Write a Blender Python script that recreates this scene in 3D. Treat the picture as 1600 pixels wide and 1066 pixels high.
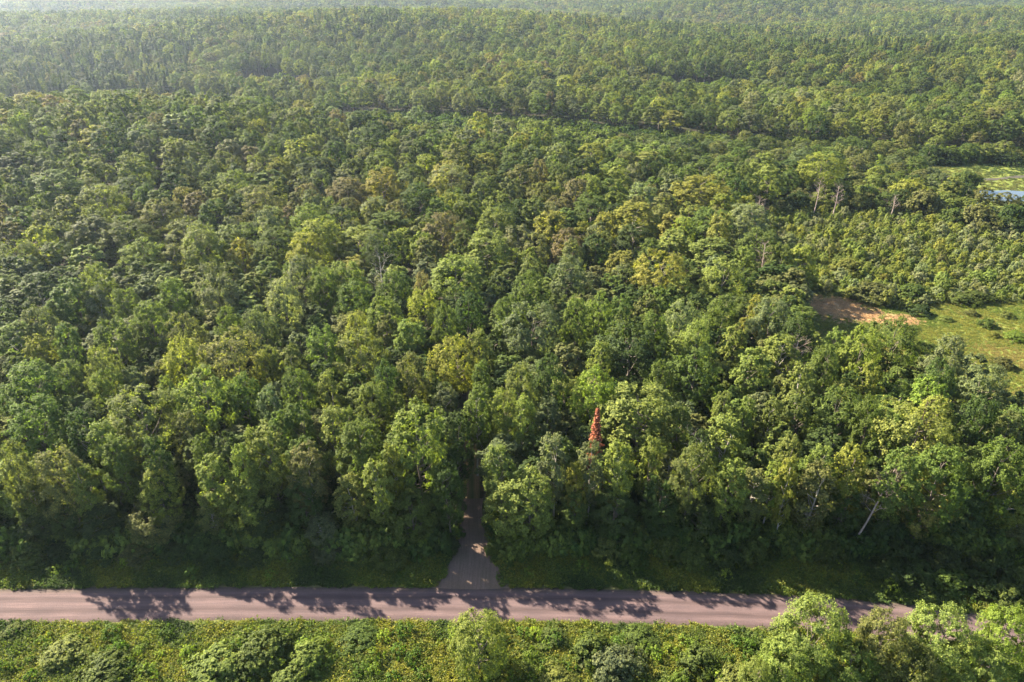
import bpy, math, random
import numpy as np
from math import radians as RAD

for o in list(bpy.data.objects):
    bpy.data.objects.remove(o)
S = bpy.context.scene
COL = S.collection

# ------------------------------------------------------------------ camera, sky, sun
CAMZ, PITCH, F = 70.0, RAD(28.0), 1067.0 / 1600.0     # drone height, pitch below horizon, focal / width
cd = bpy.data.cameras.new('camera')
cam = bpy.data.objects.new('camera', cd)
COL.objects.link(cam)
cam.location = (0, 0, CAMZ)
cam.rotation_euler = (math.pi / 2 - PITCH, 0, 0)
cd.sensor_width = 36.0
cd.lens = 36.0 * F
cd.clip_start, cd.clip_end = 0.5, 20000.0
S.camera = cam

SUN_AZ, SUN_EL = RAD(-55.0), RAD(34.0)                # azimuth from +Y towards +X
W = bpy.data.worlds.new('World')
S.world = W
W.use_nodes = True
nt = W.node_tree
nt.nodes.clear()
sky = nt.nodes.new('ShaderNodeTexSky')
sky.sky_type = 'NISHITA'
sky.sun_disc = False
sky.sun_elevation = SUN_EL
sky.sun_rotation = SUN_AZ
sky.air_density, sky.dust_density = 1.0, 1.5
bg = nt.nodes.new('ShaderNodeBackground')
bg.inputs['Strength'].default_value = 0.06
wo = nt.nodes.new('ShaderNodeOutputWorld')
nt.links.new(sky.outputs[0], bg.inputs[0])
nt.links.new(bg.outputs[0], wo.inputs[0])

sd = bpy.data.lights.new('sun', 'SUN')
sd.energy, sd.angle, sd.color = 5.0, RAD(0.55), (1.0, 0.86, 0.67)
sun = bpy.data.objects.new('sun', sd)
COL.objects.link(sun)
sun.location = (-100, 100, 200)
# a sun lamp shines along its local -Z: tip it from straight down, then turn it
sun.rotation_euler = (math.pi / 2 - SUN_EL, 0, math.pi - SUN_AZ)

vs = S.view_settings
vs.view_transform, vs.look, vs.gamma, vs.use_curve_mapping = 'Standard', 'None', 1.0, False
vs.exposure = 2.85
S.render.engine = 'CYCLES'
cy = S.cycles
cy.max_bounces, cy.diffuse_bounces, cy.glossy_bounces = 5, 3, 2
cy.transmission_bounces, cy.volume_bounces = 3, 1
cy.use_denoising = True
cy.denoiser = 'OPENIMAGEDENOISE'
cy.denoising_prefilter = 'ACCURATE'
cy.sample_clamp_indirect = 4.0

# ------------------------------------------------------------------ photo measurements -> world
def ang(py):
    return PITCH + math.atan((py - 533.0) / 1067.0)
def world(px, py, z=0.0):
    """Point at height z seen at a pixel of the 1600 x 1066 photograph."""
    d = (CAMZ - z) / math.tan(ang(py))
    dep = d * math.cos(PITCH) + (CAMZ - z) * math.sin(PITCH)
    return (px - 800.0) / 1067.0 * dep, d
def screen(x, y, z):
    dep = y * math.cos(PITCH) + (CAMZ - z) * math.sin(PITCH)
    up = -y * math.sin(PITCH) * -1 - (CAMZ - z) * math.cos(PITCH)
    return 800 + 1067 * x / dep, 533 - 1067 * up / dep, dep

# ------------------------------------------------------------------ terrain
def gs(v, c, w):
    return np.exp(-((v - c) / w) ** 2)
def sm(a, b, v):
    t = np.clip((v - a) / (b - a), 0, 1)
    return t * t * (3 - 2 * t)
def height(x, y):
    x = np.asarray(x, float); y = np.asarray(y, float)
    h = 12.0 * gs(y, 285, 70) * sm(-20, -170, x)                     # the maple ridge
    h = h + 4.0 * gs(y, 262, 60) * gs(x, -20, 90)
    h = h - 7.0 * sm(350, 430, y) * sm(-20, -150, x) * sm(640, 545, y)
    h = h - 1.5 * sm(60, 130, x) * sm(180, 230, y) * sm(350, 300, y)
    far = sm(440, 720, y)
    h = h + far * 1.35 * (6.5 * np.sin(y / 118.0 + x / 420.0 + 1.0) + 5.0 * np.sin(y / 61.0 - x / 190.0)
                   + 5.0 * np.sin(x / 150.0 + y / 330.0) + 0.004 * (y - 500))
    mid = sm(330, 420, y) * (1 - far)
    h = h + mid * 3.0 * np.sin(x / 70.0 + y / 55.0) * sm(-60, 40, x)
    return h

def dist_poly(px, py, pts):
    px = np.asarray(px, float); py = np.asarray(py, float)
    best = np.full(px.shape, 1e9)
    for (ax, ay), (bx, by) in zip(pts, pts[1:]):
        dx, dy = bx - ax, by - ay
        t = np.clip(((px - ax) * dx + (py - ay) * dy) / (dx * dx + dy * dy), 0, 1)
        best = np.minimum(best, np.hypot(px - ax - t * dx, py - ay - t * dy))
    return best

ROAD = [world(-700, 955)] + [world(x, y) for x, y in ((-300, 949), (0, 947), (200, 945), (400, 943), (600, 943.5), (800, 945), (1000, 948.5),
        (1200, 955), (1330, 963), (1450, 975), (1560, 992), (1680, 1015), (1850, 1055), (2050, 1110))]
ROADW = 5.3
TRACK = [(-5.2, 63.0), (-5.4, 75), (-6.2, 84), (-6.9, 96), (-7.6, 112), (-8.5, 132), (-9, 150)]
CORR = [(-1200, 425), (-250, 405), (-140, 368), (-88, 338), (-27, 305), (32, 277), (90, 254), (130, 242), (260, 245), (500, 255), (700, 290),
        (700, 345), (400, 304), (200, 315), (160, 330), (80, 345), (32, 370), (-40, 400), (-115, 434), (-170, 471), (-235, 528), (-1200, 545)]
def dist_corr(x, y):
    """Signed distance to the open stream corridor, negative inside."""
    d = dist_poly(x, y, CORR + CORR[:1])
    return np.where(inside(x, y, CORR), -d, d)
# open meadow and thicket of young trees on the right
MEADOW = [world(*p) for p in ((1235, 462), (1300, 462), (1400, 478), (1500, 462), (1620, 458), (1900, 470))] + [world(px, py, 13.0) for px, py in ((1900, 640), (1700, 610), (1600, 590), (1560, 560), (1500, 525), (1440, 512), (1400, 512), (1340, 522), (1290, 508), (1262, 488))]
THICKET = [world(*p) for p in ((1160, 350), (1240, 322), (1380, 330), (1480, 338), (1640, 352), (1950, 380), (1900, 480), (1600, 474), (1500, 470), (1400, 485), (1300, 462), (1215, 455), (1165, 420))]
WET = [world(*p) for p in ((1240, 330), (1330, 335), (1640, 360), (2000, 390), (2000, 250), (1480, 240), (1330, 245), (1230, 285))]
def inside(x, y, poly):
    x = np.asarray(x, float); y = np.asarray(y, float)
    r = np.zeros(x.shape, bool)
    n = len(poly)
    for i in range(n):
        x1, y1 = poly[i]; x2, y2 = poly[(i + 1) % n]
        c = ((y1 > y) != (y2 > y)) & (x < (x2 - x1) * (y - y1) / (y2 - y1 + 1e-12) + x1)
        r ^= c
    return r

REEDS = ((1306, 482, 8.5, 7), (1345, 492, 6, 4), (1395, 500, 6, 3.5))

# ------------------------------------------------------------------ materials
def mat(name):
    m = bpy.data.materials.new(name)
    m.use_nodes = True
    n = m.node_tree
    n.nodes.clear()
    return m, n
def N(n, t, **kw):
    o = n.nodes.new(t)
    for k, v in kw.items():
        if k in o.inputs.keys():
            o.inputs[k].default_value = v
        else:
            setattr(o, k, v)
    return o
def L(n, a, b):
    n.links.new(a, b)
def mixc(n, f, a, b, mode='MIX'):
    m = n.nodes.new('ShaderNodeMix')
    m.data_type = 'RGBA'
    m.blend_type = mode
    for i, v in ((0, f), (6, a), (7, b)):
        if hasattr(v, 'links'):
            n.links.new(v, m.inputs[i])
        elif i == 0:
            m.inputs[0].default_value = v
        else:
            m.inputs[i].default_value = (*v, 1)
    return m.outputs[2]
def ramp(n, src, *stops):
    r = n.nodes.new('ShaderNodeValToRGB')
    e = r.color_ramp.elements
    while len(e) < len(stops):
        e.new(0.5)
    for k, (p, c) in zip(e, stops):
        k.position = p
        k.color = (*c, 1) if isinstance(c, tuple) else (c, c, c, 1)
    n.links.new(src, r.inputs[0])
    return r.outputs[0]

def leaf_material(name, trans=0.46, spec=0.07, lo=0.62, hi=1.45):
    """Leaves: tint of the tree x small leaf-to-leaf variation; light shines through them."""
    m, n = mat(name)
    at = N(n, 'ShaderNodeAttribute', attribute_type='INSTANCER', attribute_name='tint')
    geo = N(n, 'ShaderNodeNewGeometry')
    v = ramp(n, geo.outputs['Random Per Island'], (0, lo), (0.7, 1.0), (1, hi))
    c = mixc(n, 1.0, at.outputs['Color'], v, 'MULTIPLY')
    # some leaves turn yellower, some bluer
    hue = ramp(n, geo.outputs['Random Per Island'], (0, (0.86, 0.97, 1.15)), (0.5, (1, 1, 1)), (1, (1.14, 1.05, 0.8)))
    c = mixc(n, 0.8, c, mixc(n, 1.0, c, hue, 'MULTIPLY'))
    d = N(n, 'ShaderNodeBsdfPrincipled', Roughness=0.62)
    d.inputs['Specular IOR Level'].default_value = spec
    t = N(n, 'ShaderNodeBsdfTranslucent')
    tc = mixc(n, 1.0, c, (1.30, 1.45, 0.6), 'MULTIPLY')
    L(n, c, d.inputs['Base Color']); L(n, tc, t.inputs[0])
    mx = N(n, 'ShaderNodeMixShader')
    mx.inputs[0].default_value = trans
    L(n, d.outputs[0], mx.inputs[1]); L(n, t.outputs[0], mx.inputs[2])
    o = N(n, 'ShaderNodeOutputMaterial')
    L(n, mx.outputs[0], o.inputs[0])
    return m
def simple(name, a, b, scale=3.0, rough=0.85, stretch=(1, 1, 1), bump=0.0):
    m, n = mat(name)
    tc = N(n, 'ShaderNodeTexCoord')
    mp = N(n, 'ShaderNodeMapping'); mp.inputs['Scale'].default_value = stretch
    L(n, tc.outputs['Object'], mp.inputs[0])
    no = N(n, 'ShaderNodeTexNoise', Scale=scale, Detail=6.0)
    L(n, mp.outputs[0], no.inputs['Vector'])
    c = mixc(n, ramp(n, no.outputs[0], (0.35, 0.0), (0.65, 1.0)), a, b)
    p = N(n, 'ShaderNodeBsdfPrincipled', Roughness=rough)
    p.inputs['Specular IOR Level'].default_value = 0.2
    L(n, c, p.inputs['Base Color'])
    if bump:
        bm = N(n, 'ShaderNodeBump', Strength=bump)
        L(n, no.outputs[0], bm.inputs['Height']); L(n, bm.outputs[0], p.inputs['Normal'])
    o = N(n, 'ShaderNodeOutputMaterial')
    L(n, p.outputs[0], o.inputs[0])
    return m
M_LEAF = leaf_material('broad_leaves')
M_NEEDLE = leaf_material('needles', 0.12, 0.2, 0.6, 1.4)
M_WEED = leaf_material('weeds', 0.4, 0.15, 0.5, 1.5)
M_BARK = simple('grey_bark', (0.085, 0.07, 0.055), (0.19, 0.165, 0.135), 5.0, stretch=(1, 1, 0.3))
M_PALE = simple('pale_bark', (0.22, 0.20, 0.16), (0.42, 0.39, 0.33), 6.0, stretch=(1, 1, 1.6))
M_DEAD = simple('dead_wood', (0.24, 0.18, 0.15), (0.42, 0.34, 0.29), 4.0, stretch=(1, 1, 0.3))
M_DARK = simple('dark_bark', (0.035, 0.024, 0.02), (0.08, 0.055, 0.045), 4.0, stretch=(1, 1, 0.4))

def ground_material():
    m, n = mat('forest_floor_and_meadow')
    g = N(n, 'ShaderNodeNewGeometry')
    at = N(n, 'ShaderNodeAttribute', attribute_name='zone')        # r: meadow grass, g: wet reeds
    sp = N(n, 'ShaderNodeSeparateColor')
    L(n, at.outputs['Color'], sp.inputs[0])
    no = N(n, 'ShaderNodeTexNoise', Scale=0.35, Detail=8.0, Roughness=0.65)
    L(n, g.outputs['Position'], no.inputs['Vector'])
    nf = N(n, 'ShaderNodeTexNoise', Scale=3.5, Detail=6.0, Roughness=0.7)
    L(n, g.outputs['Position'], nf.inputs['Vector'])
    floor = mixc(n, ramp(n, no.outputs[0], (0.4, 0.0), (0.6, 1.0)), (0.028, 0.022, 0.014), (0.026, 0.038, 0.012))
    grass = mixc(n, ramp(n, no.outputs[0], (0.38, 0.0), (0.62, 1.0)), (0.08, 0.11, 0.022), (0.14, 0.15, 0.03))
    grass = mixc(n, ramp(n, nf.outputs[0], (0.4, 0.0), (0.7, 0.7)), grass, (0.055, 0.085, 0.016))
    reed = mixc(n, ramp(n, nf.outputs[0], (0.4, 0.0), (0.62, 1.0)), (0.34, 0.22, 0.13), (0.26, 0.20, 0.08))
    c = mixc(n, sp.outputs[0], floor, grass)
    c = mixc(n, sp.outputs[1], c, reed)
    p = N(n, 'ShaderNodeBsdfPrincipled', Roughness=0.95)
    p.inputs['Specular IOR Level'].default_value = 0.1
    L(n, c, p.inputs['Base Color'])
    bm = N(n, 'ShaderNodeBump', Strength=0.8, Distance=0.3)
    L(n, nf.outputs[0], bm.inputs['Height']); L(n, bm.outputs[0], p.inputs['Normal'])
    o = N(n, 'ShaderNodeOutputMaterial')
    L(n, p.outputs[0], o.inputs[0])
    return m

def gravel_material(name, a, b, c3, ruts=None):
    m, n = mat(name)
    g = N(n, 'ShaderNodeNewGeometry')
    uv = N(n, 'ShaderNodeUVMap')
    mp = N(n, 'ShaderNodeMapping'); mp.inputs['Scale'].default_value = (0.05, 1.0, 1.0)
    L(n, uv.outputs[0], mp.inputs[0])
    st = N(n, 'ShaderNodeTexNoise', Scale=3.2, Detail=7.0, Roughness=0.65)
    L(n, mp.outputs[0], st.inputs['Vector'])
    fine = N(n, 'ShaderNodeTexNoise', Scale=9.0, Detail=8.0, Roughness=0.75)
    L(n, g.outputs['Position'], fine.inputs['Vector'])
    big = N(n, 'ShaderNodeTexNoise', Scale=0.25, Detail=4.0)
    L(n, g.outputs['Position'], big.inputs['Vector'])
    c = mixc(n, ramp(n, st.outputs[0], (0.38, 0.0), (0.62, 1.0)), a, b)
    c = mixc(n, ramp(n, big.outputs[0], (0.4, 0.0), (0.65, 0.45)), c, c3)
    if ruts:                                                     # packed wheel lines and loose gravel between them
        width, stops = ruts
        sx = N(n, 'ShaderNodeSeparateXYZ'); L(n, uv.outputs[0], sx.inputs[0])
        wob = N(n, 'ShaderNodeMath', operation='MULTIPLY_ADD'); wob.inputs[1].default_value = 0.5; wob.inputs[2].default_value = -0.25
        wn = N(n, 'ShaderNodeTexNoise', Scale=0.12, Detail=3.0)
        L(n, g.outputs['Position'], wn.inputs['Vector']); L(n, wn.outputs[0], wob.inputs[0])
        ad = N(n, 'ShaderNodeMath', operation='ADD'); L(n, sx.outputs[1], ad.inputs[0]); L(n, wob.outputs[0], ad.inputs[1])
        mr = N(n, 'ShaderNodeMapRange'); mr.inputs[1].default_value = -width / 2; mr.inputs[2].default_value = width / 2
        L(n, ad.outputs[0], mr.inputs[0])
        c = mixc(n, 1.0, c, ramp(n, mr.outputs[0], *stops), 'MULTIPLY')
    c = mixc(n, 1.0, c, ramp(n, fine.outputs[0], (0.3, 0.66), (0.7, 1.32)), 'MULTIPLY')
    p = N(n, 'ShaderNodeBsdfPrincipled', Roughness=0.9)
    p.inputs['Specular IOR Level'].default_value = 0.15
    L(n, c, p.inputs['Base Color'])
    bm = N(n, 'ShaderNodeBump', Strength=0.5, Distance=0.03)
    L(n, fine.outputs[0], bm.inputs['Height']); L(n, bm.outputs[0], p.inputs['Normal'])
    o = N(n, 'ShaderNodeOutputMaterial')
    L(n, p.outputs[0], o.inputs[0])
    return m

# ------------------------------------------------------------------ mesh helpers
def mesh_from(name, V, Fq, mats, mi=None, smooth=False):
    """V: (n,3); Fq: list of (array of faces with k corners)."""
    me = bpy.data.meshes.new(name)
    V = np.ascontiguousarray(V, np.float32)
    me.vertices.add(len(V))
    me.vertices.foreach_set('co', V.ravel())
    loops = np.concatenate([np.asarray(f, np.int32).ravel() for f in Fq])
    tot = np.concatenate([np.full(len(f), np.asarray(f).shape[1], np.int32) for f in Fq])
    me.loops.add(len(loops))
    me.loops.foreach_set('vertex_index', loops)
    me.polygons.add(len(tot))
    me.polygons.foreach_set('loop_start', np.concatenate([[0], np.cumsum(tot)[:-1]]).astype(np.int32))
    me.polygons.foreach_set('loop_total', tot)
    if mi is not None:
        me.polygons.foreach_set('material_index', np.asarray(mi, np.int32))
    me.polygons.foreach_set('use_smooth', np.full(len(tot), smooth))
    for m in mats:
        me.materials.append(m)
    me.update()
    me.validate()
    return me

def leaves(P, Nn, size, rng):
    """One four-cornered leaf spray at each point P facing Nn."""
    n = len(P)
    Nn = Nn / (np.linalg.norm(Nn, axis=1, keepdims=True) + 1e-9)
    r = rng.normal(size=(n, 3))
    T = np.cross(Nn, r); T /= np.linalg.norm(T, axis=1, keepdims=True) + 1e-9
    B = np.cross(Nn, T)
    s = (size * rng.uniform(0.65, 1.35, n))[:, None]
    fold = Nn * s * rng.uniform(-0.22, 0.1, n)[:, None]
    V = np.stack([P - T * s * 0.68, P - B * s * 0.45 + fold, P + T * s * 0.68, P + B * s * 0.45 + fold], 1).reshape(-1, 3)
    Fc = np.arange(4 * n).reshape(-1, 4)
    return V, Fc

class Tubes:
    def __init__(s):
        s.V, s.F, s.n = [], [], 0
    def add(s, pts, rad, k=6):
        pts = np.asarray(pts, float)
        m = len(pts)
        d = np.gradient(pts, axis=0)
        d /= np.linalg.norm(d, axis=1, keepdims=True) + 1e-9
        ref = np.array([1.0, 0.13, 0.07]) if abs(d[0][0]) < 0.8 else np.array([0.1, 1.0, 0.2])
        u = np.cross(d, ref); u /= np.linalg.norm(u, axis=1, keepdims=True)
        v = np.cross(d, u)
        a = np.arange(k) * 2 * math.pi / k
        ring = pts[:, None, :] + np.asarray(rad)[:, None, None] * (np.cos(a)[None, :, None] * u[:, None, :] + np.sin(a)[None, :, None] * v[:, None, :])
        s.V.append(ring.reshape(-1, 3))
        for i in range(m - 1):
            for j in range(k):
                s.F.append((s.n + i * k + j, s.n + i * k + (j + 1) % k, s.n + (i + 1) * k + (j + 1) % k, s.n + (i + 1) * k + j))
        s.n += m * k
    def mesh(s, name, m):
        return mesh_from(name, np.concatenate(s.V), [np.array(s.F)], [m], smooth=True)
    def arrays(s):
        return np.concatenate(s.V), np.array(s.F)

def profile(kind, t):
    if kind == 'slender':
        return np.sqrt(np.clip(1 - ((t - 0.48) / 0.56) ** 2, 0, 1)) * (1.05 - 0.25 * t)
    if kind == 'domed':
        return np.where(t > 0.32, np.sqrt(np.clip(1 - ((t - 0.32) / 0.70) ** 2, 0, 1)), 0.70 + 0.94 * t)
    if kind == 'spreading':
        return np.where(t > 0.45, np.sqrt(np.clip(1 - ((t - 0.45) / 0.58) ** 2, 0, 1)), 0.45 + 1.22 * t)
    if kind == 'cone':
        return np.clip(1.02 - t, 0.04, 1)
    return np.sqrt(np.clip(1 - (t * 0.98) ** 2, 0, 1))                       # bush

def crown_points(kind, rng, R, z0, z1, ncl, ntw, nlf, rc):
    """Leaf positions and normals: limbs end in clumps, clumps carry twigs, twigs carry leaf sprays."""
    i = np.arange(ncl)
    t = (i + 0.5) / ncl
    t = 1 - (1 - t) ** (0.8 if kind != 'bush' else 1.0)
    t = np.clip(t + rng.normal(0, 0.05, ncl), 0.02, 0.97)
    phi = i * 2.39996 + rng.normal(0, 0.35, ncl)
    wob = 1 + 0.16 * np.sin(phi * 2 + rng.uniform(0, 6)) * rng.uniform(0.3, 1) + rng.normal(0, 0.2 if kind == 'bush' else 0.09, ncl)
    rr = profile(kind, t) * R * np.clip(wob, 0.55, 1.4) * rng.choice([1, 1, 1, 0.92, 0.8], ncl)
    rr = np.maximum(rr - rc * R * 0.35, 0)
    C = np.stack([np.cos(phi) * rr, np.sin(phi) * rr, z0 + t * (z1 - z0)], 1)
    cr = rc * R * rng.uniform(0.65, 1.35, ncl)
    # twigs
    D = rng.normal(size=(ncl, ntw, 3))
    out = np.stack([np.cos(phi), np.sin(phi), np.full(ncl, 0.75)], 1)
    D += out[:, None, :] * 0.75
    D /= np.linalg.norm(D, axis=2, keepdims=True)
    tl = rng.uniform(0.75, 1.2, (ncl, ntw))
    s = rng.uniform(0.35, 1.0, (ncl, ntw, nlf)) ** 0.7
    P = C[:, None, None, :] + D[:, :, None, :] * (s * tl[:, :, None] * cr[:, None, None])[..., None] * np.array([1, 1, 0.85])
    P = P + rng.normal(0, 1, P.shape) * (0.10 * cr[:, None, None, None])
    ax = P - np.array([0, 0, z0 + 0.3 * (z1 - z0)])
    ax /= np.linalg.norm(ax, axis=3, keepdims=True) + 1e-9
    Nn = ax * 1.0 + D[:, :, None, :] * 0.55 + np.array([0, 0, 0.3]) + rng.normal(0, 0.5, P.shape)
    return P.reshape(-1, 3), Nn.reshape(-1, 3), C

def make_tree(kind, seed, H, R, lod, bark, base=0.36, fine=0):
    """lod 0: crown mesh and trunk mesh apart; lod 1, 2: one light mesh."""
    rng = np.random.default_rng(seed)
    if lod == 0:
        ncl = {'slender': 78, 'domed': 92, 'spreading': 84}[kind]; ntw, nlf, ls, rc = 16, 13, 0.215, {'slender': 0.29, 'domed': 0.25, 'spreading': 0.24}[kind]
        if fine:
            ntw, nlf, ls = 18, 15, 0.165
    elif lod == 1:
        ncl, ntw, nlf, ls, rc = 66, 15, 10, 0.33, 0.25
    else:
        ncl, ntw, nlf, ls, rc = 36, 7, 5, 0.78, 0.30
    P, Nn, C = crown_points(kind, rng, R, H * base, H * 0.955, ncl, ntw, nlf, rc)
    Vl, Fl = leaves(P, Nn, ls, rng)
    T = Tubes()
    lx, ly = rng.normal(0, 0.035, 2) * H
    k = np.linspace(0, 1, 8)
    wob = rng.normal(0, 0.05, (8, 2)) * (k * (1 - k) * 4)[:, None] * 3
    top = H * 0.86
    tp = np.stack([lx * k ** 2 + wob[:, 0], ly * k ** 2 + wob[:, 1], k * top - 0.3], 1)
    r0 = 0.011 * H + 0.015 * R
    T.add(tp, r0 * (1 - 0.88 * k) + 0.01, 7 if lod == 0 else 4)
    if lod < 2:
        for c in C[rng.permutation(len(C))[: (26 if lod == 0 else 8)]]:
            a = min(0.95, max(0.25, (c[2] - 0.35 * np.hypot(c[0], c[1]) * 1.6) / top - 0.04))
            p0 = np.array([np.interp(a, k, tp[:, q]) for q in range(3)])
            md = (p0 + c) / 2 + np.array([0, 0, -0.08 * np.linalg.norm(c - p0)])
            T.add([p0, md, c], [0.07 * (1.2 - a) + 0.03, 0.045, 0.012], 4)
    if lod == 0:
        crown = mesh_from('crown_' + kind, Vl, [Fl], [M_LEAF])
        trunk = T.mesh('trunk_' + kind, bark)
        return crown, trunk
    Vt, Ft = T.arrays()
    return mesh_from('tree_' + kind, np.concatenate([Vl, Vt]), [Fl, Ft + len(Vl)], [M_LEAF, bark], [0] * len(Fl) + [1] * len(Ft))

def make_bush(seed, R, H, lod=0, ls=0.2):
    rng = np.random.default_rng(seed)
    ncl, ntw, nlf = (34, 16, 14) if lod == 0 else (12, 8, 6)
    P, Nn, C = crown_points('bush', rng, R, H * 0.06, H * 0.88, ncl, ntw, nlf, 0.36)
    P[:, 2] = np.maximum(P[:, 2], 0.03)
    V, Fc = leaves(P, Nn, ls, rng)
    if lod:
        return mesh_from('bush', V, [Fc], [M_LEAF])
    T = Tubes()
    for c in C[:8]:
        T.add([(0, 0, -0.15), (c[0] * 0.4, c[1] * 0.4, c[2] * 0.55), c * 0.95], [0.06, 0.04, 0.01], 4)
    return mesh_from('foliage', V, [Fc], [M_LEAF]), T.mesh('stems', M_BARK)

def make_weed(seed, R, H, n, ls):
    """A low tuft of leafy stems."""
    rng = np.random.default_rng(seed)
    ns = 14
    a = rng.uniform(0, 6.283, ns); rr = np.sqrt(rng.uniform(0, 1, ns)) * R * 0.75
    base = np.stack([np.cos(a) * rr, np.sin(a) * rr, np.zeros(ns)], 1)
    lean = np.stack([np.cos(a), np.sin(a), np.full(ns, 2.2)], 1) + rng.normal(0, 0.35, (ns, 3))
    lean /= np.linalg.norm(lean, axis=1, keepdims=True)
    hh = H * rng.uniform(0.5, 1.1, ns)
    s = rng.uniform(0.1, 1, (ns, n))
    P = base[:, None, :] + lean[:, None, :] * (s * hh[:, None])[..., None] + rng.normal(0, 0.09 * R + 0.03, (ns, n, 3))
    P[..., 2] = np.abs(P[..., 2])
    Nn = rng.normal(0, 0.6, (ns, n, 3)) + np.array([0, 0, 0.7])
    V, Fc = leaves(P.reshape(-1, 3), Nn.reshape(-1, 3), ls, rng)
    return mesh_from('weed_tuft', V, [Fc], [M_WEED])

def make_conifer(seed, H, R, dense=1.0, base=0.12, bark=None):
    rng = np.random.default_rng(seed)
    T = Tubes()
    k = np.linspace(0, 1, 8)
    T.add(np.stack([0 * k, 0 * k, k * H - 0.2 * (1 - k)], 1), 0.013 * H * (1 - 0.93 * k) + 0.008, 7)
    PP, NN = [], []
    nb = int(150 * dense)
    for i in range(nb):
        t = (i + rng.uniform()) / nb
        t = base + (1 - base) * (1 - (1 - t) ** 1.25)
        ln = R * (1 - (t - base) / (1 - base)) ** 0.9 * rng.uniform(0.75, 1.12) + 0.12
        a = i * 2.39996 + rng.normal(0, 0.2)
        z = t * H
        tip = np.array([math.cos(a) * ln, math.sin(a) * ln, z - 0.20 * ln + 0.05])
        p0 = np.array([0, 0, z])
        T.add([p0, (p0 + tip) / 2 + (0, 0, 0.05), tip], [0.03, 0.02, 0.006], 3)
        n = int(26 * ln) + 8
        s = rng.uniform(0.12, 1, n)
        side = rng.normal(0, 1, (n, 1)) * np.array([[-math.sin(a), math.cos(a), 0]]) * (0.16 * ln * (1.15 - s))[:, None]
        PP.append(p0 + (tip - p0) * s[:, None] + side + rng.normal(0, 0.05, (n, 3)))
        NN.append(rng.normal(0, 0.45, (n, 3)) + np.array([0, 0, 1]))
    V, Fc = leaves(np.concatenate(PP), np.concatenate(NN), 0.26, rng)
    return mesh_from('crown_conifer', V, [Fc], [M_NEEDLE]), T.mesh('trunk_conifer', bark or M_DARK)

def grow(T, rng, p, d, ln, r, depth, twigmin=0.5):
    p = np.array(p, float); d = np.array(d, float) / np.linalg.norm(d)
    q1 = p + d * ln * 0.5 + rng.normal(0, 0.04, 3) * ln
    d2 = d + rng.normal(0, 0.12, 3) + np.array([0, 0, 0.05]); d2 /= np.linalg.norm(d2)
    q2 = q1 + d2 * ln * 0.5
    T.add([p, q1, q2], [r, r * 0.8, r * 0.55], 5 if r > 0.05 else 3)
    if depth == 0:
        return
    for i in range(rng.integers(3, 5)):
        a = rng.uniform(0.35, 1.0)
        b = p + (q2 - p) * a if a < 1 else q2
        dd = d2 + rng.normal(0, 0.55, 3) + np.array([0, 0, 0.15])
        grow(T, rng, b, dd, ln * rng.uniform(0.42, 0.65), r * 0.45, depth - 1)

def make_dead(seed, H, lean, twiggy=3, bark=None):
    rng = np.random.default_rng(seed)
    T = Tubes()
    k = np.linspace(0, 1, 9)
    tp = np.stack([lean[0] * k + 0.25 * np.sin(k * 5) * k, lean[1] * k, k * H - 0.2 * (1 - k)], 1)
    T.add(tp, 0.16 * (1 - 0.8 * k) + 0.015, 7)
    B = Tubes()
    for i in range(16):
        a = 0.42 + 0.58 * (i + rng.uniform()) / 16
        p = [np.interp(a, k, tp[:, q]) for q in range(3)]
        ph = i * 2.4
        grow(B, rng, p, (math.cos(ph) + 0.3 * lean[0] / H, math.sin(ph), 0.9), H * (0.24 - 0.12 * a) * rng.uniform(0.7, 1.2), 0.045 * (1.2 - a) + 0.012, twiggy)
    return T.mesh('trunk_dead', bark or M_DEAD), B.mesh('branches_dead', bark or M_DEAD)

# ------------------------------------------------------------------ scene helpers
def link(name, data, parent=None, loc=None, **props):
    o = bpy.data.objects.new(name, data)
    COL.objects.link(o)
    if parent is not None:
        o.parent = parent
    if loc is not None:
        o.location = loc
    for k, v in props.items():
        o[k] = v
    return o
def pieces(name, parts, loc, rz, scale, tint, label, cat, group=None, tilt=(0, 0)):
    """A thing: an Empty at its base that parents its parts."""
    r = link(name, None, None, loc)
    r.empty_display_size = 0.5
    r.rotation_euler = (tilt[0], tilt[1], rz)
    r['label'] = label; r['category'] = cat
    if group: r['group'] = group
    for pn, me in parts:
        c = link(pn, me, r, tint=tint)
        c.scale = scale
    return r

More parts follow.
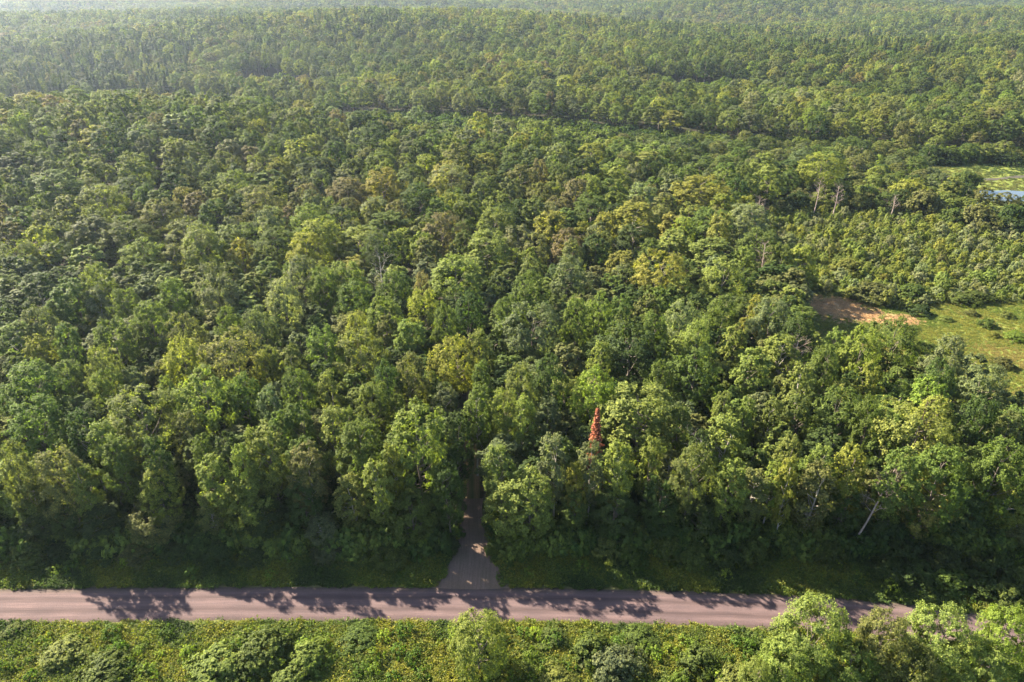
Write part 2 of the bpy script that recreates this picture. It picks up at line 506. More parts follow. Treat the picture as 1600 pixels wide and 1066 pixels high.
def node_scatter(name, pts, rz, sc, idx, tints, sources, label=None, kind='stuff'):
    """Stuff nobody could count: source meshes instanced on the points of one object."""
    coll = bpy.data.collections.new(name + '_kinds')
    for i, me in enumerate(sources):
        s = bpy.data.objects.new('%s_%02d' % (name, i), me)
        coll.objects.link(s)
    n = len(pts)
    me = bpy.data.meshes.new(name)
    me.vertices.add(n)
    me.vertices.foreach_set('co', np.ascontiguousarray(pts, np.float32).ravel())
    for an, ty, arr, key in (('rz', 'FLOAT', rz, 'value'), ('idx', 'INT', idx, 'value'), ('sc', 'FLOAT_VECTOR', sc, 'vector'), ('tint', 'FLOAT_VECTOR', tints, 'vector')):
        a = me.attributes.new(an, ty, 'POINT')
        a.data.foreach_set(key, np.ascontiguousarray(arr, np.int32 if ty == 'INT' else np.float32).ravel())
    o = link(name, me)
    g = bpy.data.node_groups.new(name + '_nodes', 'GeometryNodeTree')
    g.interface.new_socket('Geometry', in_out='INPUT', socket_type='NodeSocketGeometry')
    g.interface.new_socket('Geometry', in_out='OUTPUT', socket_type='NodeSocketGeometry')
    gi = g.nodes.new('NodeGroupInput'); go = g.nodes.new('NodeGroupOutput')
    ip = g.nodes.new('GeometryNodeInstanceOnPoints')
    ci = g.nodes.new('GeometryNodeCollectionInfo')
    ci.inputs['Collection'].default_value = coll
    ci.inputs['Separate Children'].default_value = True
    ci.inputs['Reset Children'].default_value = True
    def attr(nm, ty):
        a = g.nodes.new('GeometryNodeInputNamedAttribute')
        a.data_type = ty
        a.inputs['Name'].default_value = nm
        return a.outputs['Attribute']
    cx = g.nodes.new('ShaderNodeCombineXYZ')
    g.links.new(attr('rz', 'FLOAT'), cx.inputs['Z'])
    g.links.new(gi.outputs[0], ip.inputs['Points'])
    g.links.new(ci.outputs[0], ip.inputs['Instance'])
    ip.inputs['Pick Instance'].default_value = True
    g.links.new(attr('idx', 'INT'), ip.inputs['Instance Index'])
    g.links.new(cx.outputs[0], ip.inputs['Rotation'])
    g.links.new(attr('sc', 'FLOAT_VECTOR'), ip.inputs['Scale'])
    g.links.new(ip.outputs[0], go.inputs[0])
    md = o.modifiers.new('scatter', 'NODES')
    md.node_group = g
    if kind: o['kind'] = kind
    if label: o['label'] = label
    return o

# ------------------------------------------------------------------ the ground
def ground():
    ys = np.concatenate([np.arange(-150, 20, 12), np.arange(20, 360, 3.0), np.arange(360, 900, 8.0), np.arange(900, 2400, 25.0), np.arange(2400, 9500, 180.0)])
    xs = np.concatenate([-np.arange(260, 1200, 14.0)[::-1], np.arange(-258, 258, 3.0), np.arange(260, 1200, 14.0)])
    xs = np.concatenate([-np.arange(1250, 9000, 200.0)[::-1], xs, np.arange(1250, 9000, 200.0)])
    X, Y = np.meshgrid(xs, ys)
    Z = height(X, Y)
    V = np.stack([X, Y, Z], 2).reshape(-1, 3)
    nx, ny = len(xs), len(ys)
    i = np.arange(ny - 1)[:, None] * nx + np.arange(nx - 1)[None, :]
    Fq = np.stack([i, i + 1, i + 1 + nx, i + nx], 2).reshape(-1, 4)
    me = mesh_from('ground', V, [Fq], [ground_material()], smooth=True)
    dr = dist_poly(X, Y, ROAD)
    verge = sm(19, 12.5, dr) * (Y > 0)
    verge = np.maximum(verge, (Y < 57) & (dr < 60))
    mead = inside(X, Y, MEADOW) | inside(X, Y, THICKET) | inside(X, Y, WET)
    cor = sm(3, -4, dist_corr(X, Y))
    grass = np.clip(np.maximum(np.maximum(verge * 0.8, mead), cor * 0.85), 0, 1)
    hy = sm(2300, 2900, Y)
    reed = np.zeros_like(X)
    for (px, py, rx, ry) in REEDS:
        cx_, cy_ = world(px, py)
        reed = np.maximum(reed, sm(1.35, 0.5, np.hypot((X - cx_) / rx, (Y - cy_) / ry)))
    col = np.stack([grass, reed, 0 * X, 1 + 0 * X], 2).reshape(-1, 4)
    a = me.color_attributes.new('zone', 'FLOAT_COLOR', 'POINT')
    a.data.foreach_set('color', col.astype(np.float32).ravel())
    return link('ground', me, kind='structure')
ground()

def catmull(pts, step=1.2):
    pts = [np.array(p, float) for p in pts]
    pts = [2 * pts[0] - pts[1]] + pts + [2 * pts[-1] - pts[-2]]
    out = []
    for i in range(1, len(pts) - 2):
        p0, p1, p2, p3 = pts[i - 1: i + 3]
        n = max(2, int(np.linalg.norm(p2 - p1) / step))
        for k in range(n):
            t = k / n
            out.append(0.5 * ((2 * p1) + (p2 - p0) * t + (2 * p0 - 5 * p1 + 4 * p2 - p3) * t * t + (3 * p1 - p0 - 3 * p2 + p3) * t ** 3))
    out.append(pts[-2])
    return np.array(out)

def ribbon(name, pts, widths, z0, crownh, m, nacross=9, rag=0.25, seed=1, z1=None):
    rng = np.random.default_rng(seed)
    c = catmull(pts)
    n = len(c)
    s = np.concatenate([[0], np.cumsum(np.linalg.norm(np.diff(c, axis=0), axis=1))])
    w = np.interp(np.linspace(0, 1, n), np.linspace(0, 1, len(widths)), widths)
    d = np.gradient(c, axis=0); d /= np.linalg.norm(d, axis=1, keepdims=True)
    nr = np.stack([-d[:, 1], d[:, 0]], 1)
    def rough(): 
        r = np.convolve(rng.normal(0, 1, n + 8), np.ones(5) / 5, 'same')[4:-4]
        return r * rag
    eL, eR = w / 2 + rough(), w / 2 + rough()
    q = np.linspace(-1, 1, nacross)
    off = np.where(q[None, :] > 0, q[None, :] * eL[:, None], q[None, :] * eR[:, None])
    X = c[:, 0:1] + nr[:, 0:1] * off
    Y = c[:, 1:2] + nr[:, 1:2] * off
    Z = height(X, Y) + z0 + crownh * (1 - q[None, :] ** 2)
    V = np.stack([X, Y, Z], 2).reshape(-1, 3)
    i = np.arange(n - 1)[:, None] * nacross + np.arange(nacross - 1)[None, :]
    Fq = np.stack([i, i + nacross, i + nacross + 1, i + 1], 2).reshape(-1, 4)
    me = mesh_from(name, V, [Fq], [m], smooth=True)
    uv = me.uv_layers.new(name='UVMap')
    UVv = np.stack([np.repeat(s[:, None], nacross, 1), off], 2).reshape(-1, 2)
    li = np.empty(len(me.loops), np.int32)
    me.loops.foreach_get('vertex_index', li)
    uv.data.foreach_set('uv', UVv[li].astype(np.float32).ravel())
    return link(name, me, kind='structure')

M_ROAD = gravel_material('pink_gravel', (0.080, 0.055, 0.054), (0.056, 0.040, 0.041), (0.048, 0.035, 0.037),
    (5.3, ((0.0, (0.7, 0.78, 0.6)), (0.09, 0.92), (0.2, 1.28), (0.33, 0.76), (0.44, 1.2), (0.56, 1.2), (0.67, 0.76), (0.8, 1.28), (1.0, (0.72, 0.8, 0.62)))))
M_SHOULDER = gravel_material('dry_grass_shoulder', (0.09, 0.08, 0.03), (0.06, 0.065, 0.02), (0.05, 0.055, 0.016))
M_TRACK = gravel_material('track_gravel', (0.135, 0.092, 0.072), (0.098, 0.068, 0.052), (0.068, 0.056, 0.032))
M_DIRT = gravel_material('track_litter', (0.15, 0.10, 0.055), (0.09, 0.08, 0.035), (0.06, 0.06, 0.022), (2.7, ((0.0, 0.8), (0.25, (1.3, 1.15, 1.1)), (0.5, (0.55, 0.8, 0.5)), (0.75, (1.3, 1.15, 1.1)), (1.0, 0.8))))
ribbon('road_shoulder', ROAD, [ROADW + 1.0], 0.02, 0.01, M_SHOULDER, rag=0.5, seed=4)
ribbon('road', ROAD, [ROADW], 0.035, 0.09, M_ROAD, rag=0.16, seed=5)
ribbon('track', [(-5.35, 60.5), (-5.3, 63), (-5.3, 65), (-5.25, 67.5), (-5.3, 70), (-5.6, 73), (-5.9, 77), (-6.1, 80.5)], [13.5, 9.4, 7.4, 6.4, 4.8, 3.2, 2.9, 2.8], 0.03, 0.02, M_TRACK, rag=0.5, seed=6)
ribbon('track_through_trees', [(-6.1, 80), (-6.4, 86), (-6.9, 96), (-7.6, 112), (-8.5, 132), (-9, 150)], [2.7, 2.6], 0.026, 0.01, M_DIRT, rag=0.25, seed=7)

# pond, creek
def water():
    m, n = mat('pond_water')
    p = N(n, 'ShaderNodeBsdfPrincipled', Roughness=0.06)
    p.inputs['Base Color'].default_value = (0.035, 0.045, 0.055, 1)
    p.inputs['IOR'].default_value = 1.33
    p.inputs['Specular IOR Level'].default_value = 0.5
    g = N(n, 'ShaderNodeNewGeometry')
    no = N(n, 'ShaderNodeTexNoise', Scale=1.2, Detail=3.0)
    L(n, g.outputs['Position'], no.inputs['Vector'])
    bm = N(n, 'ShaderNodeBump', Strength=0.05, Distance=0.1)
    L(n, no.outputs[0], bm.inputs['Height']); L(n, bm.outputs[0], p.inputs['Normal'])
    o = N(n, 'ShaderNodeOutputMaterial'); L(n, p.outputs[0], o.inputs[0])
    def blob(name, px, py, rx, ry, seed, rot=0.0):
        rng = np.random.default_rng(seed)
        cx_, cy_ = world(px, py)
        k = 48
        a = np.arange(k) * 2 * math.pi / k
        r = 1 + 0.14 * np.sin(2 * a + rng.uniform(0, 6)) + 0.10 * np.sin(3 * a + rng.uniform(0, 6)) + 0.05 * np.sin(7 * a + rng.uniform(0, 6))
        u, v = np.cos(a) * rx * r, np.sin(a) * ry * r
        X = cx_ + u * math.cos(rot) - v * math.sin(rot); Y = cy_ + u * math.sin(rot) + v * math.cos(rot)
        z = float(np.max(height(X, Y))) + 0.10
        V = np.concatenate([[[cx_, cy_, z]], np.stack([X, Y, np.full(k, z)], 1), np.stack([X, Y, np.full(k, z - 0.6)], 1)])
        Ft = np.array([(0, 1 + i, 1 + (i + 1) % k) for i in range(k)])
        Fs = np.array([(1 + i, 1 + k + i, 1 + k + (i + 1) % k, 1 + (i + 1) % k) for i in range(k)])
        o_ = link(name, mesh_from(name, V, [Ft, Fs], [m]), kind='structure')
        o_['label'] = 'still blue grey pond water among the marsh grass'
    blob('pond_water', 1580, 300, 14, 7.5, 3)
    blob('pond_water', 1482, 290, 5, 9, 4, 0.2)
    blob('pond_water', 1503, 312, 6, 4, 8, 0.2)
    m2 = gravel_material('creek_mud', (0.03, 0.028, 0.022), (0.045, 0.04, 0.03), (0.05, 0.05, 0.03))
    ribbon('creek_bed_mud', [world(*p) for p in ((1440, 262), (1475, 270), (1510, 276), (1545, 275), (1580, 272), (1640, 268), (1760, 268))], [3.5, 3.0], 0.06, 0.0, m2, rag=0.8, seed=9)
water()

# ------------------------------------------------------------------ tree kinds (source meshes)
rs = random.Random(11)
NEAR = {'slender': [], 'domed': [], 'spreading': []}
for i in range(6):
    NEAR['slender'].append(make_tree('slender', 100 + i, 17, 2.9, 0, M_PALE if i % 2 else M_BARK, 0.30 + 0.03 * (i % 3)))
for i in range(6):
    NEAR['domed'].append(make_tree('domed', 200 + i, 17, 4.2, 0, M_BARK, 0.30))
for i in range(4):
    NEAR['spreading'].append(make_tree('spreading', 300 + i, 17, 4.8, 0, M_BARK, 0.36))
REF = {'slender': 2.9, 'domed': 4.2, 'spreading': 4.8}
MID = [make_tree(('slender', 'domed', 'domed', 'domed')[i % 4], 400 + i, 17, (2.9, 4.2, 4.2, 4.2)[i % 4], 1, M_BARK, 0.34) for i in range(12)]
MIDK = [('slender', 'domed', 'domed', 'domed')[i % 4] for i in range(12)]
FAR = [make_tree(('domed', 'slender', 'domed')[i % 3], 500 + i, 17, (4.2, 2.9, 4.2)[i % 3], 2, M_BARK, 0.3) for i in range(6)]
FARK = [('domed', 'slender', 'domed')[i % 3] for i in range(6)]

TINT = {   # real leaf colours
    'L': (0.150, 0.182, 0.046), 'Y': (0.178, 0.198, 0.040), 'G': (0.092, 0.126, 0.031), 'D': (0.055, 0.084, 0.025),
    'O': (0.124, 0.136, 0.046), 'B': (0.108, 0.132, 0.058), 'S': (0.165, 0.186, 0.088), 'A': (0.190, 0.186, 0.048),
    'E': (0.140, 0.195, 0.036), 'R': (0.152, 0.138, 0.066)}
WORD = {'L': 'light green', 'Y': 'yellow-green', 'G': 'mid-green', 'D': 'dark green', 'O': 'olive', 'B': 'grey-green', 'S': 'silvery',
        'A': 'gold-tinged', 'E': 'bright fresh-green', 'R': 'russet-brown'}
SHAPE = {'slender': 'slender', 'domed': 'round-crowned', 'spreading': 'spreading'}

# crowns read off the photograph: x, y of the top, width, colour, shape
HERO = '''35 752 50 G s|79 697 75 O d|119 721 48 L s|240 731 55 Y s|234 786 78 O d|323 706 55 L s|373 692 38 L s|375 740 74 L d|306 674 40 G s|15 690 52 O d
40 622 90 G d|146 656 54 L s|172 676 52 G s|98 768 60 D d|392 666 38 L s|346 675 45 D s|325 772 42 O s|410 668 60 L s|475 690 60 O s|515 630 58 L s
552 656 75 G d|590 713 52 L s|545 737 52 L s|640 770 75 G d|465 742 62 D d|500 804 50 B s|780 688 50 L s|790 752 62 L s|708 642 50 D s|698 722 58 D d
830 735 88 L d|870 677 52 B s|852 618 50 B s|976 685 52 L s|1022 682 38 L s|1133 648 70 L s|1133 613 38 L s|1169 616 35 L s
1144 715 60 L s|1187 732 58 O s|960 768 70 D d|1036 750 60 D d|896 765 52 G s|1212 618 40 G s|1252 613 50 G s|1240 675 40 L s|1290 688 45 L s|1243 713 34 Y s
1284 724 65 O s|1345 692 52 Y s|1318 602 75 G d|1475 618 66 Y s|1482 696 90 G d|1575 683 80 G d|1592 757 55 Y s|1500 755 88 D d|1592 812 50 O s
1215 728 50 E s|20 502 60 G s|52 520 42 Y s|58 424 60 D s|100 433 60 G s|45 476 60 B d|140 412 50 L d|100 502 40 G s|165 493 62 G d
225 470 60 G d|140 447 40 S s|190 447 50 G d|150 540 55 O p|260 436 50 G d|325 406 52 B d|285 485 56 O d|275 523 64 Y d|395 475 50 B d
155 570 60 L d|200 570 45 B s|255 585 30 L s|375 580 60 G d|98 560 42 G s|401 545 32 Y s|465 398 60 B d|500 415 52 G d|540 405 60 L d|440 432 52 S d
615 420 50 G d|545 436 60 G d|600 460 60 L d|660 447 55 Y d|790 457 46 G d|600 490 42 O s|505 506 55 G d|560 512 78 O p|636 500 52 L s
415 537 35 L s|456 535 42 G s|750 513 45 L s|755 563 36 G s|461 566 56 G d|511 575 36 L s|580 590 65 G d|622 610 30 G s|695 600 45 B s|460 622 50 G s|535 634 30 L s
742 600 46 G s|790 605 60 L p|825 425 60 G d|890 400 62 B d|903 462 46 G d|940 455 46 L d|970 457 42 G s|1135 403 70 L d|1070 467 55 S p
1020 487 52 G d|975 487 42 G s|935 530 40 L s|1095 498 52 L d|855 555 60 D d|815 567 58 O d|1156 508 46 L s|1180 540 60 L s|1130 455 52 G d|1192 460 40 Y s
980 595 40 B s|816 612 46 L s|1215 465 70 B d|1255 490 60 D d|1230 517 60 L s|1310 510 46 L s|1492 522 60 B d|1366 563 40 Y s
1551 570 80 B d|1300 536 52 G d|1256 565 50 L s|1481 560 60 D d|1540 612 60 D d|1585 640 50 O s|1395 640 50 G s|1370 615 52 G d
1065 625 45 G s|1100 668 40 D s|1040 560 46 G d|690 470 46 G d|730 455 52 D d|640 550 60 O d|600 560 50 D d|350 480 45 G d|420 600 46 B s|430 640 42 G s
120 640 50 D s|230 680 44 D s|280 640 44 O s|60 790 60 D s|150 790 60 D s|280 800 50 D d|410 780 60 D s|1420 700 60 G s|1330 760 60 D d|1390 790 50 D s|1540 800 60 D d|1100 780 60 D d|1040 800 50 D s'''
# striking crowns with labels of their own; the others are told apart by standing near one of these
MARK = [
 (648, 627, 96, 'L', 'domed', 'tallest light green crown beside the shaded track mouth', 'the tall trackside crown', 760),
 (612, 684, 38, 'Y', 'slender', 'yellow-tinged young tree against the tall light green crown by the track', None, 0),
 (906, 717, 30, 'Y', 'slender', 'narrow column-shaped bright yellow-green tree near the forest edge', 'the narrow yellow-green column tree', 0),
 (927, 684, 46, 'B', 'slender', 'grey-green tree standing just before the red dead conifer', None, 0),
 (1005, 605, 130, 'L', 'domed', 'huge pale green domed tree just behind the red dead conifer', 'the huge pale dome', 0),
 (930, 573, 68, 'E', 'domed', 'brightest fresh-green tree directly behind the red dead conifer', 'the brightest green crown', 0),
 (1090, 546, 82, 'G', 'domed', 'round cauliflower-like deep green crown with knobbly sunlit top', 'the round cauliflower-like crown', 0),
 (990, 510, 110, 'D', 'spreading', 'broad dark green crown with shadowed open front', 'the broad dark crown', 0),
 (830, 472, 92, 'B', 'spreading', 'wide blue-green crown with fan-shaped leafy branches', 'the wide fan-branched blue-green crown', 0),
 (1440, 632, 122, 'L', 'spreading', 'largest light green spreading tree near the road bend', 'the biggest spreading tree', 0),
 (1452, 756, 90, 'A', 'spreading', 'small golden-edged tree standing alone before the dark forest edge', 'the small golden-edged tree', 0),
 (1410, 495, 84, 'G', 'spreading', 'tall tree with thick black trunk between forest and meadow', 'the black-trunked meadow tree', 0),
 (1350, 508, 62, 'Y', 'domed', 'yellow-green domed tree bordering the reddish reed patch', None, 0),
 (1455, 585, 60, 'E', 'slender', 'bright green tree in front of the black-trunked tree', None, 0),
 (332, 427, 62, 'S', 'domed', 'silvery pale round-topped tree above darker neighbours', 'the silvery round-topped tree', 0),
 (355, 515, 100, 'O', 'spreading', 'wide dusty olive crown with loose spreading top', 'the wide dusty olive crown', 0),
 (310, 577, 86, 'L', 'domed', 'big soft light green crown with yellow sunny flank', 'the big soft light crown', 0),
 (208, 605, 112, 'O', 'spreading', 'large olive tree with spiky russet seed tips', 'the spiky olive tree', 0),
 (37, 561, 92, 'G', 'domed', 'large mid-green domed tree at the edge of the frame above the dark hollow', 'the big dome by the dark hollow', 0),
 (555, 484, 46, 'A', 'domed', 'small tree with golden-orange top amid green crowns', 'the golden-orange top', 0),
 (710, 525, 80, 'Y', 'spreading', 'pale yellowish brushy crown above the end of the track', 'the pale brushy crown', 0),
 (710, 398, 92, 'L', 'domed', 'broad light green maple-like crown beside an orange-tinged treetop', 'the broad light maple-like crown', 0),
 (655, 422, 30, 'R', 'domed', 'small orange-tinged treetop beside broad light green crown', None, 0),
 (1035, 392, 82, 'A', 'spreading', 'large golden-yellow crown far from the road', 'the large golden crown', 0),
 (1088, 690, 62, 'O', 'spreading', 'thin half-bare brownish tree with curved pale trunk', 'the half-bare brownish tree', 0),
 (1100, 272, 86, 'Y', 'domed', 'pale lime rounded tree at the corner above the thicket', 'the pale lime thicket-corner tree', 0),
 (1290, 238, 70, 'Y', 'spreading', 'tall yellowish tree rising by the marsh corner', 'the yellowish marsh-corner tree', 0),
 (1128, 330, 40, 'A', 'slender', 'golden-topped slim tree at the thicket edge', 'the golden slim thicket-edge tree', 0),
 (480, 322, 66, 'E', 'domed', 'bright green crown with lit crest in the maple stand', 'the bright maple crest', 0),
 (475, 362, 60, 'Y', 'domed', 'yellow-topped crown just before the bright maple crest', None, 0),
]
PLACES = [(735, 860, 'the track mouth'), (932, 650, 'the red conifer'), (1375, 745, 'the leaning dead tree'), (110, 640, 'the dark hollow'),
          (240, 735, 'the yellow-topped verge tree'), (1310, 480, 'the reddish reed patch'), (1570, 300, 'the pond'), (30, 745, 'the shaded forest corner'),
          (620, 410, 'the pale bare snag'), (1560, 600, 'the meadow corner'), (1400, 400, 'the thicket middle'), (1450, 470, 'the meadow edge'), (470, 780, 'the blue-green verge tree'),
          (1195, 405, 'the greyish dead tree'),
          (1212, 445, 'the thicket corner bush'), (1330, 412, 'the big thicket bush'), (1365, 450, 'the dusty reed bush'), (1240, 345, 'the upper thicket corner'),
          (1470, 350, 'the pond-side thicket edge'), (1590, 400, 'the frame-edge thicket'), (1480, 425, 'the lower thicket edge')]
DIRS = ['to the right of', 'beyond and right of', 'directly beyond', 'beyond and left of', 'to the left of', 'in front and left of', 'directly in front of', 'in front and right of']
_U = 'first second third fourth fifth sixth seventh eighth ninth tenth eleventh twelfth thirteenth fourteenth fifteenth sixteenth seventeenth eighteenth nineteenth'.split()
ORD = _U + ['twentieth'] + ['twenty-' + u for u in _U[:9]] + ['thirtieth'] + ['thirty-' + u for u in _U[:9]] + ['fortieth'] + ['forty-' + u for u in _U[:9]]

class Tree:
    def __init__(t, x, y, H, R, tone, shape, label=None):
        t.x, t.y, t.H, t.R, t.tone, t.shape, t.label = x, y, H, R, tone, shape, label
        t.z = float(height(x, y))
def from_top(px, py, w, tone, shape, label=None, h=None):
    if h is None:
        h = {'slender': 16.0, 'domed': 17.5, 'spreading': 17.5}[shape] + rs.uniform(-1.2, 1.2)
    x, y = world(px, py, h)
    if y < 70.6:
        y = 70.6 + rs.uniform(0, 2.0)
        h = CAMZ - y * math.tan(ang(py))
        x = (px - 800) / 1067 * (y * math.cos(PITCH) + (CAMZ - h) * math.sin(PITCH))
    zz = float(height(x, y))
    dep = y * math.cos(PITCH) + (CAMZ - h) * math.sin(PITCH)
    return Tree(x, y, h - zz * (1 if y > 200 else 0), w / 2 / 1067 * dep * 0.96, tone, shape, label)
trees = []
for (px, py, w, tone, shape, lab, _, yb) in MARK:
    trees.append(from_top(px, py, w, tone, shape, lab, h=(20 if yb else None) if py > 380 else 17))
for row in HERO.replace('\n', '|').split('|'):
    a = row.split()
    t = from_top(float(a[0]), float(a[1]), float(a[2]), a[3], {'s': 'slender', 'd': 'domed', 'p': 'spreading'}[a[4]])
    trees.append(t)
nh = len(trees)

# ---- fill the rest of the forest
rng = np.random.default_rng(77)
def forest_ok(x, y):
    x = np.asarray(x, float); y = np.asarray(y, float)
    ok = (dist_poly(x, y, ROAD) > 11.5) & (y > 66)
    edge = 72.5 + 1.5 * np.sin(x / 5.0) + 3.0 * sm(20, 60, x) * 0
    ok &= y > edge
    ok &= (dist_poly(x, y, TRACK) > 3.9) | (y > 128)
    ok &= ~inside(x, y, MEADOW) & ~inside(x, y, THICKET)
    ok &= dist_corr(x, y) > 0
    ok &= ~inside(x, y, WET)
    return ok
def patch(x, y, s, ph):
    return 0.5 + 0.25 * (np.sin(x / s + ph) + np.sin(y / (s * 1.3) + 2.1 * ph)) + 0.2 * np.sin((x + y) / (s * 0.6) + ph * 3)
def fill(y0, y1, r_lo, r_hi, tries, existing, step):
    """Dart throwing: crowns may touch and overlap a little, never sit in one another."""
    cell = 12.0
    grid = {}
    def put(t):
        grid.setdefault((int(t[0] // cell), int(t[1] // cell)), []).append(t)
    for t in existing:
        put((t.x, t.y, t.R))
    out = []
    yy = rng.uniform(y0, y1, tries)
    xx = rng.uniform(-0.86, 0.86, tries) * (yy + 38)
    rr = rng.uniform(r_lo, r_hi, tries)
    ok = forest_ok(xx, yy)
    for x, y, r in zip(xx[ok], yy[ok], rr[ok]):
        cxi, cyi = int(x // cell), int(y // cell)
        good = True
        for i in (-1, 0, 1):
            for j in (-1, 0, 1):
                for (ax, ay, ar) in grid.get((cxi + i, cyi + j), ()):
                    if (ax - x) ** 2 + (ay - y) ** 2 < (step * (ar + r)) ** 2:
                        good = False; break
                if not good: break
            if not good: break
        if good:
            put((x, y, r)); out.append((x, y, r))
    return out
def tone_at(x, y):
    a = float(patch(x, y, 23, 0.7)); b = rng.uniform()
    if y > 150 and x < 40:                                    # maple stand: deeper greens with pale and golden heads
        return rng.choice(list('GGDLOBYSAR'), p=[.16, .12, .12, .14, .14, .08, .08, .07, .04, .05])
    if a > 0.6:
        return rng.choice(list('LYGOSEA'), p=[.30, .16, .18, .13, .13, .06, .04])
    return rng.choice(list('GDLOBY'), p=[.34, .18, .22, .12, .10, .04])
near_fill = fill(70, 150, 2.2, 3.4, 9000, trees, 0.74)
fills = []
for (x, y, r) in near_fill:
    fills.append(Tree(x, y, rs.uniform(9.5, 13.5), r * 1.12, rs.choice('GGGDDOBL'), rs.choice(['slender', 'slender', 'domed']), None))
mid_fill = fill(150, 470, 2.7, 5.9, 40000, trees + fills, 0.93)
for (x, y, r) in mid_fill:
    H = rs.uniform(11.0, 15.5) + 1.2 * (r - 2.9)
    if x > 25 and y < 300: H *= 0.92
    if dist_corr(np.array(x), np.array(y)) < 8 and x > 0: H *= 0.85
    fills.append(Tree(x, y, H, r * 1.06, tone_at(x, y), rs.choice(['domed', 'domed', 'domed', 'domed', 'slender', 'spreading']), None))

OPEN = [world(*p) for p in ((1425, 254), (1500, 250), (1600, 247), (1900, 246), (1900, 300), (1640, 330), (1550, 322), (1470, 306), (1455, 275))]
_c = []
for _ in range(5000):
    x, y, r = rng.uniform(50, 330), rng.uniform(226, 322), rng.uniform(2.0, 4.0)
    if (inside(x, y, WET) or float(dist_corr(np.array(x), np.array(y))) < -6) and not inside(x, y, OPEN) and all((x - a) ** 2 + (y - b) ** 2 > (0.95 * (r + c)) ** 2 for a, b, c in _c) \
            and all((x - t.x) ** 2 + (y - t.y) ** 2 > 12 for t in trees):
        _c.append((x, y, r))
for (x, y, r) in _c:
    fills.append(Tree(x, y, r * rs.uniform(1.9, 2.7), r, rs.choice('GGDOOLLB'), 'domed'))
def px_of(t, f=0.8):
    return screen(t.x, t.y, t.z + t.H * f)
def seen(t):
    sx, sy, dep = px_of(t)
    return -t.R * 1067 / dep < sx < 1600 + t.R * 1067 / dep and sy < 1100
fills = [t for t in fills if seen(t) or t.y < 420]
vis = sorted([t for t in fills if seen(t)], key=lambda t: -t.R / px_of(t)[2] * (1.0 if t.y > 0 else 1))
N_IND = 296
own = trees + vis[: max(0, N_IND - len(trees))]
ownset = set(id(t) for t in own)
rest = [t for t in fills if id(t) not in ownset]

marks = [(m[0], m[1] + 20, m[6]) for m in MARK if m[6]] + PLACES
def auto_labels(items, noun, get):
    """LABEL: look, then how it stands to the closest landmark that one can find in the photograph."""
    cells = {}
    for it in items:
        sx, sy = get(it)[:2]
        best = min(marks, key=lambda m: math.hypot(m[0] - sx, m[1] - sy))
        dx, dy = sx - best[0], best[1] - sy
        k = int(round(math.atan2(dy, dx) / (math.pi / 4))) % 8
        cells.setdefault((best[2], k), []).append((math.hypot(dx, dy), it))
    out = {}
    for (lm, k), lst in cells.items():
        lst.sort(key=lambda v: v[0])
        for i, (_, it) in enumerate(lst):
            out[id(it)] = '{look} %s, %s %s %s' % (noun, ORD[min(i, 48)] if len(lst) > 1 else 'alone', DIRS[k], lm)
    return out
lab = auto_labels([t for t in own if not t.label], 'tree', lambda t: px_of(t))
for t in own:
    if not t.label:
        t.label = lab[id(t)].replace('{look}', WORD[t.tone] + ' ' + SHAPE[t.shape])
def jitter(c, r, a=0.12):
    k = 1 + r.uniform(-a, a)
    return tuple(max(0.01, v * k * (1 + r.uniform(-a, a) * 0.5)) for v in c)
for t in own:
    i = rs.randrange(len(NEAR[t.shape]))
    crown, trunk = NEAR[t.shape][i]
    s = t.R / REF[t.shape]; h = t.H / 17.0
    pieces({'slender': 'slender_tree', 'domed': 'broadleaf_tree', 'spreading': 'spreading_tree'}[t.shape],
           [('crown', crown), ('trunk', M_DARK and trunk)], (t.x, t.y, t.z), rs.uniform(0, 6.28), (s, s, h), jitter(TINT[t.tone], rs), t.label, 'tree',
           'trees of the roadside forest', (rs.uniform(-.04, .04), rs.uniform(-.04, .04)))

